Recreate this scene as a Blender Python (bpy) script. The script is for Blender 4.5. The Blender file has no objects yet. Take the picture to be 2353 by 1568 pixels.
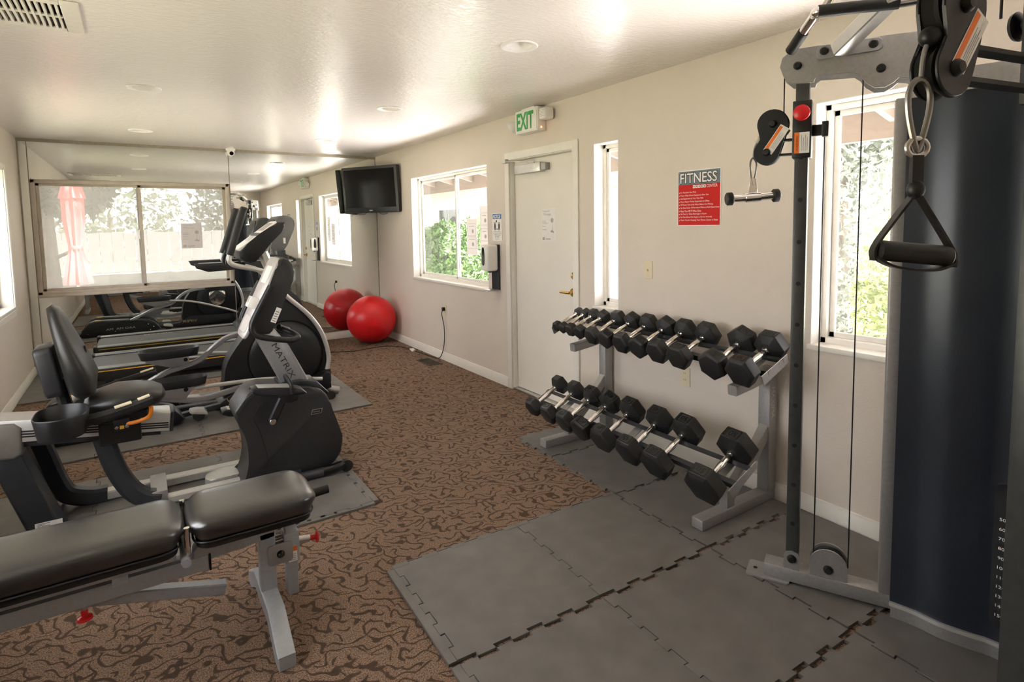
import bpy, bmesh, math, random
from mathutils import Vector, Matrix
random.seed(7)
SC = bpy.context.scene
COL = SC.collection
V3 = Vector
# ------------------------------------------------------------------ camera
YAW, PITCH, ROLL, CAMZ = 0.5935, 0.0801, -0.0148, 1.434
FPX, CXP, CYP = 1321.36, 1206.16, 622.6
_f = V3((math.sin(YAW), math.cos(YAW), 0)); _r = V3((math.cos(YAW), -math.sin(YAW), 0)); _u = V3((0, 0, 1))
FWD = _f*math.cos(PITCH) - _u*math.sin(PITCH); _u2 = _u*math.cos(PITCH) + _f*math.sin(PITCH)
RGT = _r*math.cos(ROLL) + _u2*math.sin(ROLL); UPV = -_r*math.sin(ROLL) + _u2*math.cos(ROLL)
cd = bpy.data.cameras.new('camera'); cam = bpy.data.objects.new('camera', cd); COL.objects.link(cam)
mw = Matrix((RGT, UPV, -FWD)).transposed().to_4x4(); mw.translation = (0, 0, CAMZ); cam.matrix_world = mw
cd.sensor_width = 36; cd.lens = FPX/2353*36; cd.shift_x = (1176.5-CXP)/2353; cd.shift_y = (CYP-784)/2353
cd.clip_start = 0.05; cd.clip_end = 200
SC.camera = cam
# ------------------------------------------------------------------ light
SC.view_settings.view_transform = 'Standard'; SC.view_settings.look = 'None'
SC.view_settings.gamma = 1; SC.view_settings.use_curve_mapping = False
SC.view_settings.exposure = 2.37
wd = bpy.data.worlds.new('sky'); SC.world = wd; wd.use_nodes = True
nt = wd.node_tree; bg = nt.nodes['Background']
sky = nt.nodes.new('ShaderNodeTexSky'); sky.sky_type = 'NISHITA'; sky.sun_disc = False
sky.sun_elevation = math.radians(52); sky.sun_rotation = math.radians(140); sky.air_density = 1.0; sky.dust_density = 3.5
mixw = nt.nodes.new('ShaderNodeMixRGB'); mixw.inputs[0].default_value = 0.72; mixw.inputs[2].default_value = (9.4, 9.0, 8.9, 1)
nt.links.new(sky.outputs[0], mixw.inputs[1]); nt.links.new(mixw.outputs[0], bg.inputs[0])
bg.inputs[1].default_value = 0.20
sl = bpy.data.lights.new('sun', 'SUN'); sl.energy = 26.0; sl.angle = math.radians(1.5); sl.color = (1, .962, .938)
so = bpy.data.objects.new('sun', sl); COL.objects.link(so)
so.rotation_euler = V3((-.30, .35, -1.15)).to_track_quat('-Z', 'Y').to_euler()
XR, XL, YM, YB, H = 2.673, -0.912, 7.452, -0.95, 2.349
def portal(loc, sx, sy, axis):
    l = bpy.data.lights.new('window_portal', 'AREA'); l.shape = 'RECTANGLE'; l.size = sx; l.size_y = sy
    l.cycles.is_portal = True
    o = bpy.data.objects.new('window_portal', l); COL.objects.link(o); o.location = loc
    o.rotation_euler = V3(axis).to_track_quat('-Z', 'Z').to_euler()
    return o
# ------------------------------------------------------------------ materials
MATS = {}
def mat(name, col, rough=.5, metal=0., var=.08, scale=30., bump=0., bscale=300., spec=.5, coat=0., alpha=None, bdist=.002):
    m = bpy.data.materials.new(name); m.use_nodes = True; MATS[name] = m
    t = m.node_tree; p = t.nodes['Principled BSDF']
    p.inputs['Roughness'].default_value = rough; p.inputs['Metallic'].default_value = metal
    p.inputs['Specular IOR Level'].default_value = spec; p.inputs['Coat Weight'].default_value = coat; p.inputs['Coat Roughness'].default_value = rough
    tc = t.nodes.new('ShaderNodeTexCoord')
    n = t.nodes.new('ShaderNodeTexNoise'); n.inputs['Scale'].default_value = scale; n.inputs['Detail'].default_value = 4
    r = t.nodes.new('ShaderNodeValToRGB')
    r.color_ramp.elements[0].position = .3; r.color_ramp.elements[1].position = .7
    r.color_ramp.elements[0].color = tuple(c*(1-var) for c in col)+(1,)
    r.color_ramp.elements[1].color = tuple(min(1, c*(1+var)) for c in col)+(1,)
    t.links.new(tc.outputs['Object'], n.inputs['Vector']); t.links.new(n.outputs[0], r.inputs[0])
    t.links.new(r.outputs[0], p.inputs['Base Color'])
    if bump:
        n2 = t.nodes.new('ShaderNodeTexNoise'); n2.inputs['Scale'].default_value = bscale; n2.inputs['Detail'].default_value = 3
        b = t.nodes.new('ShaderNodeBump'); b.inputs['Strength'].default_value = bump; b.inputs['Distance'].default_value = bdist
        t.links.new(tc.outputs['Object'], n2.inputs['Vector']); t.links.new(n2.outputs[0], b.inputs['Height'])
        t.links.new(b.outputs[0], p.inputs['Normal'])
    return m
mat('wall', (.69, .617, .538), .62, var=.02, scale=3, bump=.35, bscale=140, bdist=.003)
mat('trim', (.80, .77, .70), .4, var=.02)
mat('door', (.78, .74, .665), .42, var=.015, scale=5)
mat('window_vinyl', (.82, .79, .73), .4, var=.03)
mat('window_tan', (.50, .44, .36), .42, var=.08, scale=12)
mat('alu', (.62, .60, .56), .35, metal=.9, var=.05)
mat('channel', (.42, .38, .30), .35, metal=.7, var=.08)
mat('mirror', (.80, .83, .80), .0, metal=1, var=.0)
mat('foam', (.140, .131, .121), .44, var=.13, scale=9, bump=.25, bscale=900, bdist=.0008)
mat('black', (.009, .009, .010), .42, var=.15, scale=50)
mat('black_gloss', (.010, .010, .011), .12, var=.1)
mat('dark', (.020, .020, .021), .42, var=.1, scale=60, bump=.1, bscale=800, bdist=.0005)
mat('dark2', (.012, .013, .015), .32, var=.1, scale=40)
mat('gunmetal', (.045, .048, .054), .36, metal=.35, var=.06)
mat('silver', (.40, .40, .41), .38, metal=.7, var=.05, scale=60)
mat('silver_light', (.60, .59, .57), .35, metal=.55, var=.04)
mat('grey_paint', (.36, .35, .34), .42, metal=.55, var=.06, scale=80)
mat('bench_grey', (.42, .44, .47), .4, metal=.35, var=.05, scale=80)
mat('upright', (.072, .075, .072), .36, metal=.5, var=.1, scale=40)
mat('chrome', (.82, .80, .77), .12, metal=1, var=.03)
mat('steel', (.55, .53, .50), .28, metal=1, var=.06)
mat('rubber', (.013, .0125, .012), .55, var=.18, scale=60, bump=.2, bscale=600, bdist=.0006)
mat('seat_vinyl', (.014, .0135, .013), .42, spec=.6, var=.1, scale=30, bump=.12, bscale=500, bdist=.0006)
mat('vinyl', (.005, .005, .006), .30, spec=1.0, coat=.7, var=.1, scale=30, bump=.12, bscale=500, bdist=.0006)
mat('ball', (.72, .012, .018), .32, var=.04, scale=8)
mat('red', (.70, .015, .02), .28, var=.05)
mat('sign_red', (.60, .012, .010), .5, var=.05, scale=20, spec=.2)
mat('slate', (.13, .17, .20), .4, var=.35, scale=9)
mat('white', (.85, .83, .79), .45, var=.02)
mat('paper', (.80, .78, .74), .6, var=.03)
mat('paper_window', (.80, .78, .74), .6, var=.03)
mat('paper_thin', (.72, .69, .69), .7, var=.03)
mat('ink', (.03, .03, .03), .6, var=.1)
mat('ink_grey', (.40, .38, .36), .6, var=.2)
mat('ink_pale', (.52, .47, .47), .6, var=.1)
mat('blue', (.02, .12, .36), .45, var=.05)
mat('green', (.035, .36, .09), .45, var=.05)
mat('orange', (.85, .25, .02), .4, var=.06)
mat('warn_orange', (.90, .20, .02), .45, var=.05)
mat('yellow', (.80, .44, .03), .4, var=.1)
mat('gold', (.60, .42, .18), .35, metal=.4, var=.1)
mat('brass', (.75, .50, .14), .18, metal=1, var=.05)
mat('cream', (.72, .63, .45), .45, var=.03)
mat('grille', (.74, .71, .65), .5, var=.03)
mat('pit', (.012, .012, .012), .8, var=.1)
mat('brown_metal', (.06, .045, .032), .5, metal=.3, var=.1)
mat('face_grey', (.50, .48, .47), .35, metal=.2, var=.06)
mat('taupe', (.20, .185, .165), .45, metal=.2, var=.06)
mat('console_grey', (.13, .13, .125), .4, metal=.2, var=.06)
mat('steel_dark', (.33, .32, .30), .3, metal=1, var=.06)
mat('screen', (.006, .006, .007), .12, var=.05, spec=.3)
mat('belt', (.10, .10, .102), .5, var=.12, scale=90)
mat('shroud', (.028, .034, .045), .30, metal=.30, var=.12, scale=300)
mat('bead', (.72, .66, .52), .5, var=.05)
mat('cloth_pink', (.50, .075, .08), .8, var=.08, scale=6)
mat('grass', (.155, .15, .105), .9, var=.35, scale=3)
mat('concrete', (.57, .545, .535), .85, var=.1, scale=6)
mat('leaf_green', (.070, .155, .028), .6, var=.4, scale=5)
mat('leaf_pale', (.20, .23, .18), .6, var=.3, scale=4)
mat('leaf_yellow', (.26, .32, .11), .6, var=.3, scale=4)
mat('leaf_dark', (.07, .085, .07), .7, var=.3, scale=2)
mat('bark', (.20, .17, .14), .9, var=.3, scale=12)
mat('eave', (.17, .135, .105), .7, var=.05)
mat('soffit', (.16, .13, .108), .75, var=.05)
mat('siding', (.62, .58, .50), .8, var=.08)
mat('fence', (.11, .105, .10), .85, var=.12, scale=5)
mat('roofing', (.30, .27, .25), .9, var=.2, scale=20)
mat('lamp_amber', (1, .25, .05), .4)

def special(name):
    m = bpy.data.materials.new(name); m.use_nodes = True; MATS[name] = m
    return m, m.node_tree, m.node_tree.nodes['Principled BSDF']
# ceiling: semi gloss knock-down paint
m, t, p = special('ceiling')
p.inputs['Base Color'].default_value = (.83, .785, .742, 1); p.inputs['Roughness'].default_value = .25; p.inputs['Specular IOR Level'].default_value = 1.0
tc = t.nodes.new('ShaderNodeTexCoord'); mp = t.nodes.new('ShaderNodeMapping'); mp.inputs['Scale'].default_value = (30, 75, 30)
n = t.nodes.new('ShaderNodeTexNoise'); n.inputs['Scale'].default_value = 1.0; n.inputs['Detail'].default_value = 3
cr = t.nodes.new('ShaderNodeValToRGB'); cr.color_ramp.elements[0].position = .42; cr.color_ramp.elements[1].position = .6
b = t.nodes.new('ShaderNodeBump'); b.inputs['Strength'].default_value = .32; b.inputs['Distance'].default_value = .003
t.links.new(tc.outputs['Object'], mp.inputs[0]); t.links.new(mp.outputs[0], n.inputs['Vector']); t.links.new(n.outputs[0], cr.inputs[0])
t.links.new(cr.outputs[0], b.inputs['Height']); t.links.new(b.outputs[0], p.inputs['Normal'])
# carpet: brown loop with dark meandering lines
m, t, p = special('carpet')
p.inputs['Roughness'].default_value = .95; p.inputs['Specular IOR Level'].default_value = .1
tc = t.nodes.new('ShaderNodeTexCoord')
def carpet_lines(ax, ay, amp, seed, nscale):
    """wavy stripes: dark where the distorted stripe phase crosses zero"""
    sp_ = t.nodes.new('ShaderNodeSeparateXYZ'); t.links.new(tc.outputs['Object'], sp_.inputs[0])
    mpn = t.nodes.new('ShaderNodeMapping'); mpn.inputs['Location'].default_value = (seed, seed*.7, 0); t.links.new(tc.outputs['Object'], mpn.inputs[0])
    nz = t.nodes.new('ShaderNodeTexNoise'); nz.noise_dimensions = '2D'; nz.inputs['Scale'].default_value = nscale; nz.inputs['Detail'].default_value = 1.0; t.links.new(mpn.outputs[0], nz.inputs['Vector'])
    q1 = t.nodes.new('ShaderNodeMath'); q1.operation = 'MULTIPLY'; q1.inputs[1].default_value = ax; t.links.new(sp_.outputs[0], q1.inputs[0])
    q2 = t.nodes.new('ShaderNodeMath'); q2.operation = 'MULTIPLY_ADD'; q2.inputs[1].default_value = ay; t.links.new(sp_.outputs[1], q2.inputs[0]); t.links.new(q1.outputs[0], q2.inputs[2])
    q3 = t.nodes.new('ShaderNodeMath'); q3.operation = 'MULTIPLY_ADD'; q3.inputs[1].default_value = amp; t.links.new(nz.outputs[0], q3.inputs[0]); t.links.new(q2.outputs[0], q3.inputs[2])
    q4 = t.nodes.new('ShaderNodeMath'); q4.operation = 'PINGPONG'; q4.inputs[1].default_value = .5; t.links.new(q3.outputs[0], q4.inputs[0])
    rp = t.nodes.new('ShaderNodeValToRGB'); rp.color_ramp.elements[0].position = .09; rp.color_ramp.elements[1].position = .15; t.links.new(q4.outputs[0], rp.inputs[0])
    return rp
la = carpet_lines(3.0, 18.0, 3.6, 3.1, 10.0); lb2 = carpet_lines(15.0, 8.0, 3.2, 9.7, 9.5)
gap = t.nodes.new('ShaderNodeTexNoise'); gap.noise_dimensions = '2D'; gap.inputs['Scale'].default_value = 15; gap.inputs['Detail'].default_value = .5; t.links.new(tc.outputs['Object'], gap.inputs['Vector'])
ga = t.nodes.new('ShaderNodeValToRGB'); ga.color_ramp.elements[0].position = .53; ga.color_ramp.elements[1].position = .57; t.links.new(gap.outputs[0], ga.inputs[0])
gb = t.nodes.new('ShaderNodeValToRGB'); gb.color_ramp.elements[0].position = .47; gb.color_ramp.elements[1].position = .51; gb.color_ramp.elements[0].color = (1, 1, 1, 1); gb.color_ramp.elements[1].color = (0, 0, 0, 1); t.links.new(gap.outputs[0], gb.inputs[0])
m1 = t.nodes.new('ShaderNodeMath'); m1.operation = 'MAXIMUM'; t.links.new(la.outputs[0], m1.inputs[0]); t.links.new(ga.outputs[0], m1.inputs[1])
m2 = t.nodes.new('ShaderNodeMath'); m2.operation = 'MAXIMUM'; t.links.new(lb2.outputs[0], m2.inputs[0]); t.links.new(gb.outputs[0], m2.inputs[1])
mx = t.nodes.new('ShaderNodeMath'); mx.operation = 'MINIMUM'; t.links.new(m1.outputs[0], mx.inputs[0]); t.links.new(m2.outputs[0], mx.inputs[1])
fn = t.nodes.new('ShaderNodeTexNoise'); fn.inputs['Scale'].default_value = 230; fn.inputs['Detail'].default_value = 2; t.links.new(tc.outputs['Object'], fn.inputs['Vector'])
f1 = t.nodes.new('ShaderNodeValToRGB'); f1.color_ramp.elements[0].position = .36; f1.color_ramp.elements[1].position = .62
f1.color_ramp.elements[0].color = (.10, .064, .043, 1); f1.color_ramp.elements[1].color = (.335, .228, .165, 1)
t.links.new(fn.outputs[0], f1.inputs[0])
mc = t.nodes.new('ShaderNodeMixRGB'); mc.inputs[1].default_value = (.088, .058, .040, 1)
t.links.new(mx.outputs[0], mc.inputs[0]); t.links.new(f1.outputs[0], mc.inputs[2]); t.links.new(mc.outputs[0], p.inputs['Base Color'])
b = t.nodes.new('ShaderNodeBump'); b.inputs['Strength'].default_value = .5; b.inputs['Distance'].default_value = .004
t.links.new(fn.outputs[0], b.inputs['Height']); t.links.new(b.outputs[0], p.inputs['Normal'])
# window glass: thin pane; the hazy one's film is dirt plus imitated overexposure glare
def pane_mat(name, haze, tint=.97):
    m = bpy.data.materials.new(name); m.use_nodes = True; MATS[name] = m; t = m.node_tree; t.nodes.clear()
    o = t.nodes.new('ShaderNodeOutputMaterial'); tr = t.nodes.new('ShaderNodeBsdfTransparent'); gl = t.nodes.new('ShaderNodeBsdfGlossy')
    tr.inputs[0].default_value = (tint, tint*1.005, tint, 1); gl.inputs['Roughness'].default_value = .02
    lw = t.nodes.new('ShaderNodeLayerWeight'); fp = t.nodes.new('ShaderNodeMath'); fp.operation = 'POWER'; fp.inputs[1].default_value = 5
    fr = t.nodes.new('ShaderNodeMath'); fr.operation = 'MULTIPLY_ADD'; fr.inputs[1].default_value = .55; fr.inputs[2].default_value = .025
    t.links.new(lw.outputs['Facing'], fp.inputs[0]); t.links.new(fp.outputs[0], fr.inputs[0])
    mi = t.nodes.new('ShaderNodeMixShader'); t.links.new(fr.outputs[0], mi.inputs[0]); t.links.new(tr.outputs[0], mi.inputs[1]); t.links.new(gl.outputs[0], mi.inputs[2])
    last = mi
    if haze:
        tl = t.nodes.new('ShaderNodeBsdfTranslucent'); tl.inputs[0].default_value = (.95, .93, .90, 1)
        n = t.nodes.new('ShaderNodeTexNoise'); n.inputs['Scale'].default_value = 1.3
        rr = t.nodes.new('ShaderNodeMapRange'); rr.inputs[3].default_value = haze*.7; rr.inputs[4].default_value = haze*1.3
        m2 = t.nodes.new('ShaderNodeMixShader'); t.links.new(n.outputs[0], rr.inputs[0]); t.links.new(rr.outputs[0], m2.inputs[0])
        t.links.new(mi.outputs[0], m2.inputs[1]); t.links.new(tl.outputs[0], m2.inputs[2]); last = m2
    t.links.new(last.outputs[0], o.inputs[0])
pane_mat('glass', .012); pane_mat('glass_haze', .16, .62)
m, t, p = special('led'); p.inputs['Emission Color'].default_value = (1, .2, .05, 1); p.inputs['Emission Strength'].default_value = 4
for nm in ('paper_thin', 'paper_window'):
    t = MATS[nm].node_tree; o_ = t.nodes['Material Output']; p = t.nodes['Principled BSDF']; tl = t.nodes.new('ShaderNodeBsdfTranslucent'); tl.inputs[0].default_value = (.8, .76, .76, 1)
    mi = t.nodes.new('ShaderNodeMixShader'); mi.inputs[0].default_value = .45 if nm == 'paper_thin' else .25; t.links.new(p.outputs[0], mi.inputs[1]); t.links.new(tl.outputs[0], mi.inputs[2]); t.links.new(mi.outputs[0], o_.inputs[0])
# ------------------------------------------------------------------ mesh helpers
class G:
    def __init__(s): s.bm = bmesh.new()
    def box(s, c, d, rot=None, bev=0., seg=2):
        mt = Matrix.Translation(V3(c)) @ (rot.to_4x4() if rot is not None else Matrix.Identity(4)) @ Matrix.Diagonal((d[0], d[1], d[2], 1))
        r = bmesh.ops.create_cube(s.bm, size=1, matrix=mt)
        if bev:
            es = list({e for v in r['verts'] for e in v.link_edges})
            bmesh.ops.bevel(s.bm, geom=es, offset=bev, segments=seg, profile=.5, affect='EDGES', clamp_overlap=True)
        return s
    def b2(s, a, b, bev=0., seg=2):
        return s.box([(a[i]+b[i])/2 for i in range(3)], [abs(b[i]-a[i]) for i in range(3)], bev=bev, seg=seg)
    def ring_sweep(s, pts, prof, closed=False, up=None):
        pts = [V3(p) for p in pts]; n = len(pts); rings = []
        T = []
        for i in range(n):
            a = pts[i-1] if (i > 0 or closed) else pts[i]; b = pts[(i+1) % n] if (i < n-1 or closed) else pts[i]
            T.append((b-a).normalized())
        if up is None:
            up = V3((0, 0, 1)) if abs(T[0].z) < .9 else V3((1, 0, 0))
        u = (V3(up) - T[0]*V3(up).dot(T[0])).normalized()
        for i in range(n):
            if i: u = (u - T[i]*u.dot(T[i])).normalized()
            w = T[i].cross(u)
            pr = prof[i] if isinstance(prof[0], list) else prof
            rings.append([s.bm.verts.new(pts[i]+w*a+u*b) for a, b in pr])
        k = len(rings[0])
        for i in range(n if closed else n-1):
            A, B = rings[i], rings[(i+1) % n]
            for j in range(k): s.bm.faces.new((A[j], A[(j+1) % k], B[(j+1) % k], B[j]))
        if not closed:
            s.bm.faces.new(list(reversed(rings[0]))); s.bm.faces.new(rings[-1])
        return s
    def tube(s, pts, r, n=10, closed=False):
        def circ(q): return [(q*math.cos(2*math.pi*i/n), q*math.sin(2*math.pi*i/n)) for i in range(n)]
        return s.ring_sweep(pts, [circ(q) for q in r] if isinstance(r, (list, tuple)) else circ(r), closed)
    def bar(s, pts, w, h, up=None, c=0.):
        a, b = w/2, h/2
        pr = [(-a, -b), (a, -b), (a, b), (-a, b)] if not c else [(-a+c, -b), (a-c, -b), (a, -b+c), (a, b-c), (a-c, b), (-a+c, b), (-a, b-c), (-a, -b+c)]
        return s.ring_sweep(pts, pr, up=up)
    def prism(s, out, O, U, W, N, lo, hi, bev=0., seg=2):
        O, U, W, N = V3(O), V3(U), V3(W), V3(N)
        a = [s.bm.verts.new(O+U*x+W*y+N*lo) for x, y in out]; b = [s.bm.verts.new(O+U*x+W*y+N*hi) for x, y in out]
        f1 = s.bm.faces.new(a); f2 = s.bm.faces.new(list(reversed(b))); k = len(out); side = []
        for i in range(k): side.append(s.bm.faces.new((a[i], b[i], b[(i+1) % k], a[(i+1) % k])))
        if bev:
            es = list(f1.edges)+list(f2.edges)
            bmesh.ops.bevel(s.bm, geom=es, offset=bev, segments=seg, profile=.5, affect='EDGES', clamp_overlap=True)
        return s
    def xz(s, out, y0, y1, bev=0., seg=2):
        return s.prism(out, (0, 0, 0), (1, 0, 0), (0, 0, 1), (0, 1, 0), y0, y1, bev, seg)
    def lathe(s, prof, O, ax, n=24):
        O, ax = V3(O), V3(ax).normalized(); u = ax.orthogonal().normalized(); w = ax.cross(u); R = []
        for r, h in prof:
            if r < 1e-6: R.append([s.bm.verts.new(O+ax*h)])
            else: R.append([s.bm.verts.new(O+ax*h+u*r*math.cos(2*math.pi*i/n)+w*r*math.sin(2*math.pi*i/n)) for i in range(n)])
        for A, B in zip(R, R[1:]):
            for i in range(n):
                j = (i+1) % n
                if len(A) == 1 and len(B) == 1: continue
                if len(A) == 1: s.bm.faces.new((A[0], B[j], B[i]))
                elif len(B) == 1: s.bm.faces.new((A[i], A[j], B[0]))
                else: s.bm.faces.new((A[i], A[j], B[j], B[i]))
        return s
    def cyl(s, p0, p1, r, n=16): return s.tube([p0, p1], r, n)
    def disc(s, c, ax, r, h, n=24, ch=.002):
        ch = min(ch, h/3, r/3)
        return s.lathe([(0, 0), (r-ch, 0), (r, ch), (r, h-ch), (r-ch, h), (0, h)], c, ax, n)
    def ball(s, c, r, sc=(1, 1, 1), u=24, v=16):
        bmesh.ops.create_uvsphere(s.bm, u_segments=u, v_segments=v, radius=r, matrix=Matrix.Translation(V3(c)) @ Matrix.Diagonal((*sc, 1)))
        return s
    def quad(s, pts): s.bm.faces.new([s.bm.verts.new(V3(p)) for p in pts]); return s
    def mesh(s, name):
        bmesh.ops.recalc_face_normals(s.bm, faces=s.bm.faces[:])
        me = bpy.data.meshes.new(name); s.bm.to_mesh(me); s.bm.free(); return me
def finish(me, material, ang=38):
    me.materials.append(MATS[material])
    for q in me.polygons: q.use_smooth = True
    me.set_sharp_from_angle(angle=math.radians(ang))
    return me
def attach(o, parent, local=False):
    if parent is None: return
    o.parent = parent
    if not local and parent.type == 'EMPTY': o.matrix_parent_inverse = parent.matrix_basis.inverted()
def obj(name, g, material, parent=None, ang=38, local=False, label=None):
    me = finish(g.mesh(name) if isinstance(g, G) else g, material, ang)
    o = bpy.data.objects.new(name, me); COL.objects.link(o); attach(o, parent, local)
    if label: o['label'] = label
    return o
def thing(name, label, cat, loc=(0, 0, 0), group=None):
    o = bpy.data.objects.new(name, None); COL.objects.link(o); o.location = loc; o.empty_display_size = .1
    o.matrix_basis = Matrix.Translation(V3(loc)); o['label'] = label; o['category'] = cat
    if group: o['group'] = group
    return o
def tag(o, label, cat, group=None):
    o['label'] = label; o['category'] = cat
    if group: o['group'] = group
    return o
def struct(o): o['kind'] = 'structure'; return o
def text_mesh(s, bold=0.):
    c = bpy.data.curves.new('lettering', 'FONT'); c.body = s; c.resolution_u = 3; c.offset = bold
    o = bpy.data.objects.new('lettering_tmp', c); COL.objects.link(o)
    bpy.context.view_layer.update()
    me = bpy.data.meshes.new_from_object(o.evaluated_get(bpy.context.evaluated_depsgraph_get()))
    bpy.data.objects.remove(o); bpy.data.curves.remove(c); return me
def text(s, O, U, W, width, height, material, parent, shear=0., local=False, name='lettering', bold=0.):
    """flat print: fills the rectangle O..O+U*width..O+W*height"""
    me = text_mesh(s, bold); O, U, W = V3(O), V3(U).normalized(), V3(W).normalized()
    xs = [v.co.x for v in me.vertices]; ys = [v.co.y for v in me.vertices]
    x0, x1, y0, y1 = min(xs), max(xs), min(ys), max(ys)
    for v in me.vertices:
        a = (v.co.x-x0)/(x1-x0)*width; c = (v.co.y-y0)/(y1-y0)*height
        v.co = O+U*(a+shear*c)+W*c
    me.materials.clear(); me.materials.append(MATS[material])
    o = bpy.data.objects.new(name, me); COL.objects.link(o); attach(o, parent, local); return o
def smooth(pts, n=6):
    """Catmull-Rom through points"""
    P = [V3(p) for p in pts]; P = [P[0]*2-P[1]]+P+[P[-1]*2-P[-2]]; out = []
    for i in range(1, len(P)-2):
        for k in range(n):
            t = k/n; a, b, c, d = P[i-1], P[i], P[i+1], P[i+2]
            out.append(.5*((2*b)+(c-a)*t+(2*a-5*b+4*c-d)*t*t+(3*b-a-3*c+d)*t*t*t))
    return out+[P[-2]]
def s2(pts, n=4, closed=True):
    """smooth a 2D outline"""
    k = len(pts); out = []
    for i in range(k):
        a, b, c, d = [V3((*pts[(i+j-1) % k], 0)) for j in range(4)]
        for q in range(n):
            t = q/n; v = .5*((2*b)+(c-a)*t+(2*a-5*b+4*c-d)*t*t+(3*b-a-3*c+d)*t*t*t); out.append((v.x, v.y))
    return out
def rrect(w, h, r, n=4, cx=0, cy=0):
    out = []
    for sx, sy, a0 in ((1, 1, 0), (-1, 1, 90), (-1, -1, 180), (1, -1, 270)):
        for i in range(n+1):
            a = math.radians(a0+90*i/n); out.append((cx+sx*(w/2-r)+r*math.cos(a), cy+sy*(h/2-r)+r*math.sin(a)))
    return out
# ================================================================== ROOM SHELL
def holed(axis, c0, c1, t0, t1, z0, z1, holes):
    g = G(); ts = sorted({t0, t1, *[h[0] for h in holes], *[h[1] for h in holes]})
    for a, b in zip(ts, ts[1:]):
        hs = sorted([(h[2], h[3]) for h in holes if h[0] <= a+1e-6 and h[1] >= b-1e-6]); z = z0
        for lo, hi in hs+[(z1, z1)]:
            if lo > z+1e-6:
                if axis == 'x': g.b2((c0, a, z), (c1, b, lo))
                else: g.b2((a, c0, z), (b, c1, lo))
            z = max(z, hi)
    return g
WIN1 = (4.56, 6.29, .845, 1.985); DOOR = (3.305, 4.175, 0, 1.985); WIN2 = (2.84, 3.085, .848, 1.985); WIN3 = (-.2, 1.505, .835, 1.98)
WINF = (-.83, .92, .80, 1.95); WL1 = (4.80, 6.62, .78, 1.97); WL2 = (1.3, 3.3, .70, 2.0)
struct(obj('wall_right', holed('x', XR, XR+.14, YB-.14, YM+.15, 0, H+.1, [WIN1, DOOR, WIN2, WIN3]), 'wall'))
struct(obj('wall_left', holed('x', XL-.14, XL, YB-.14, YM+.15, 0, H+.1, [WL1, WL2]), 'wall'))
struct(obj('wall_far', holed('y', YM+.006, YM+.15, XL, XR, 0, H+.1, [WINF]), 'wall'))
struct(obj('wall_back', G().b2((XL, YB-.14, 0), (XR, YB, H+.1)), 'wall'))
struct(obj('floor', G().b2((XL-.14, YB-.14, -.1), (XR+.14, YM+.15, 0)), 'carpet'))
LIGHTS = [(1.685, 2.52), (1.69, 4.35), (1.70, 6.24), (.10, 4.50), (.095, 6.41)]
co = obj('ceiling', G().b2((XL-.14, YB-.14, H), (XR+.14, YM+.15, H+.14)), 'ceiling')
gc = G()
for x, y in LIGHTS: gc.cyl((x, y, H-.05), (x, y, H+.09), .072, 32)
gc.b2((-.80, 2.995, H-.05), (-.165, 3.36, H+.06))
cut = bpy.data.objects.new('cutter_tmp', gc.mesh('cutter_tmp')); COL.objects.link(cut)
md = co.modifiers.new('cut', 'BOOLEAN'); md.object = cut; md.operation = 'DIFFERENCE'; md.solver = 'EXACT'
bpy.context.view_layer.update()
me2 = bpy.data.meshes.new_from_object(co.evaluated_get(bpy.context.evaluated_depsgraph_get()))
co.modifiers.clear(); co.data = me2; bpy.data.objects.remove(cut); struct(co)
for q in co.data.polygons: q.use_smooth = False
# ---- baseboards
def bboard(name, a, b, inward):
    a, b = V3((*a, 0)), V3((*b, 0)); n = V3((*inward, 0)); out = [(0, 0), (.013, 0), (.013, .066), (.009, .074), (.008, .086), (0, .088)]
    struct(obj(name, G().prism(out, a, n, (0, 0, 1), (b-a).normalized(), 0, (b-a).length), 'trim'))
bboard('baseboard_right', (XR, YB), (XR, 3.243), (-1, 0)); bboard('baseboard_right.001', (XR, 4.237), (XR, YM-.013), (-1, 0))
bboard('baseboard_far', (XL, YM+.006), (XR, YM+.006), (0, -1)); bboard('baseboard_left', (XL, YB+.013), (XL, YM-.013), (1, 0)); bboard('baseboard_back', (XL, YB), (XR, YB), (0, 1))
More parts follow.
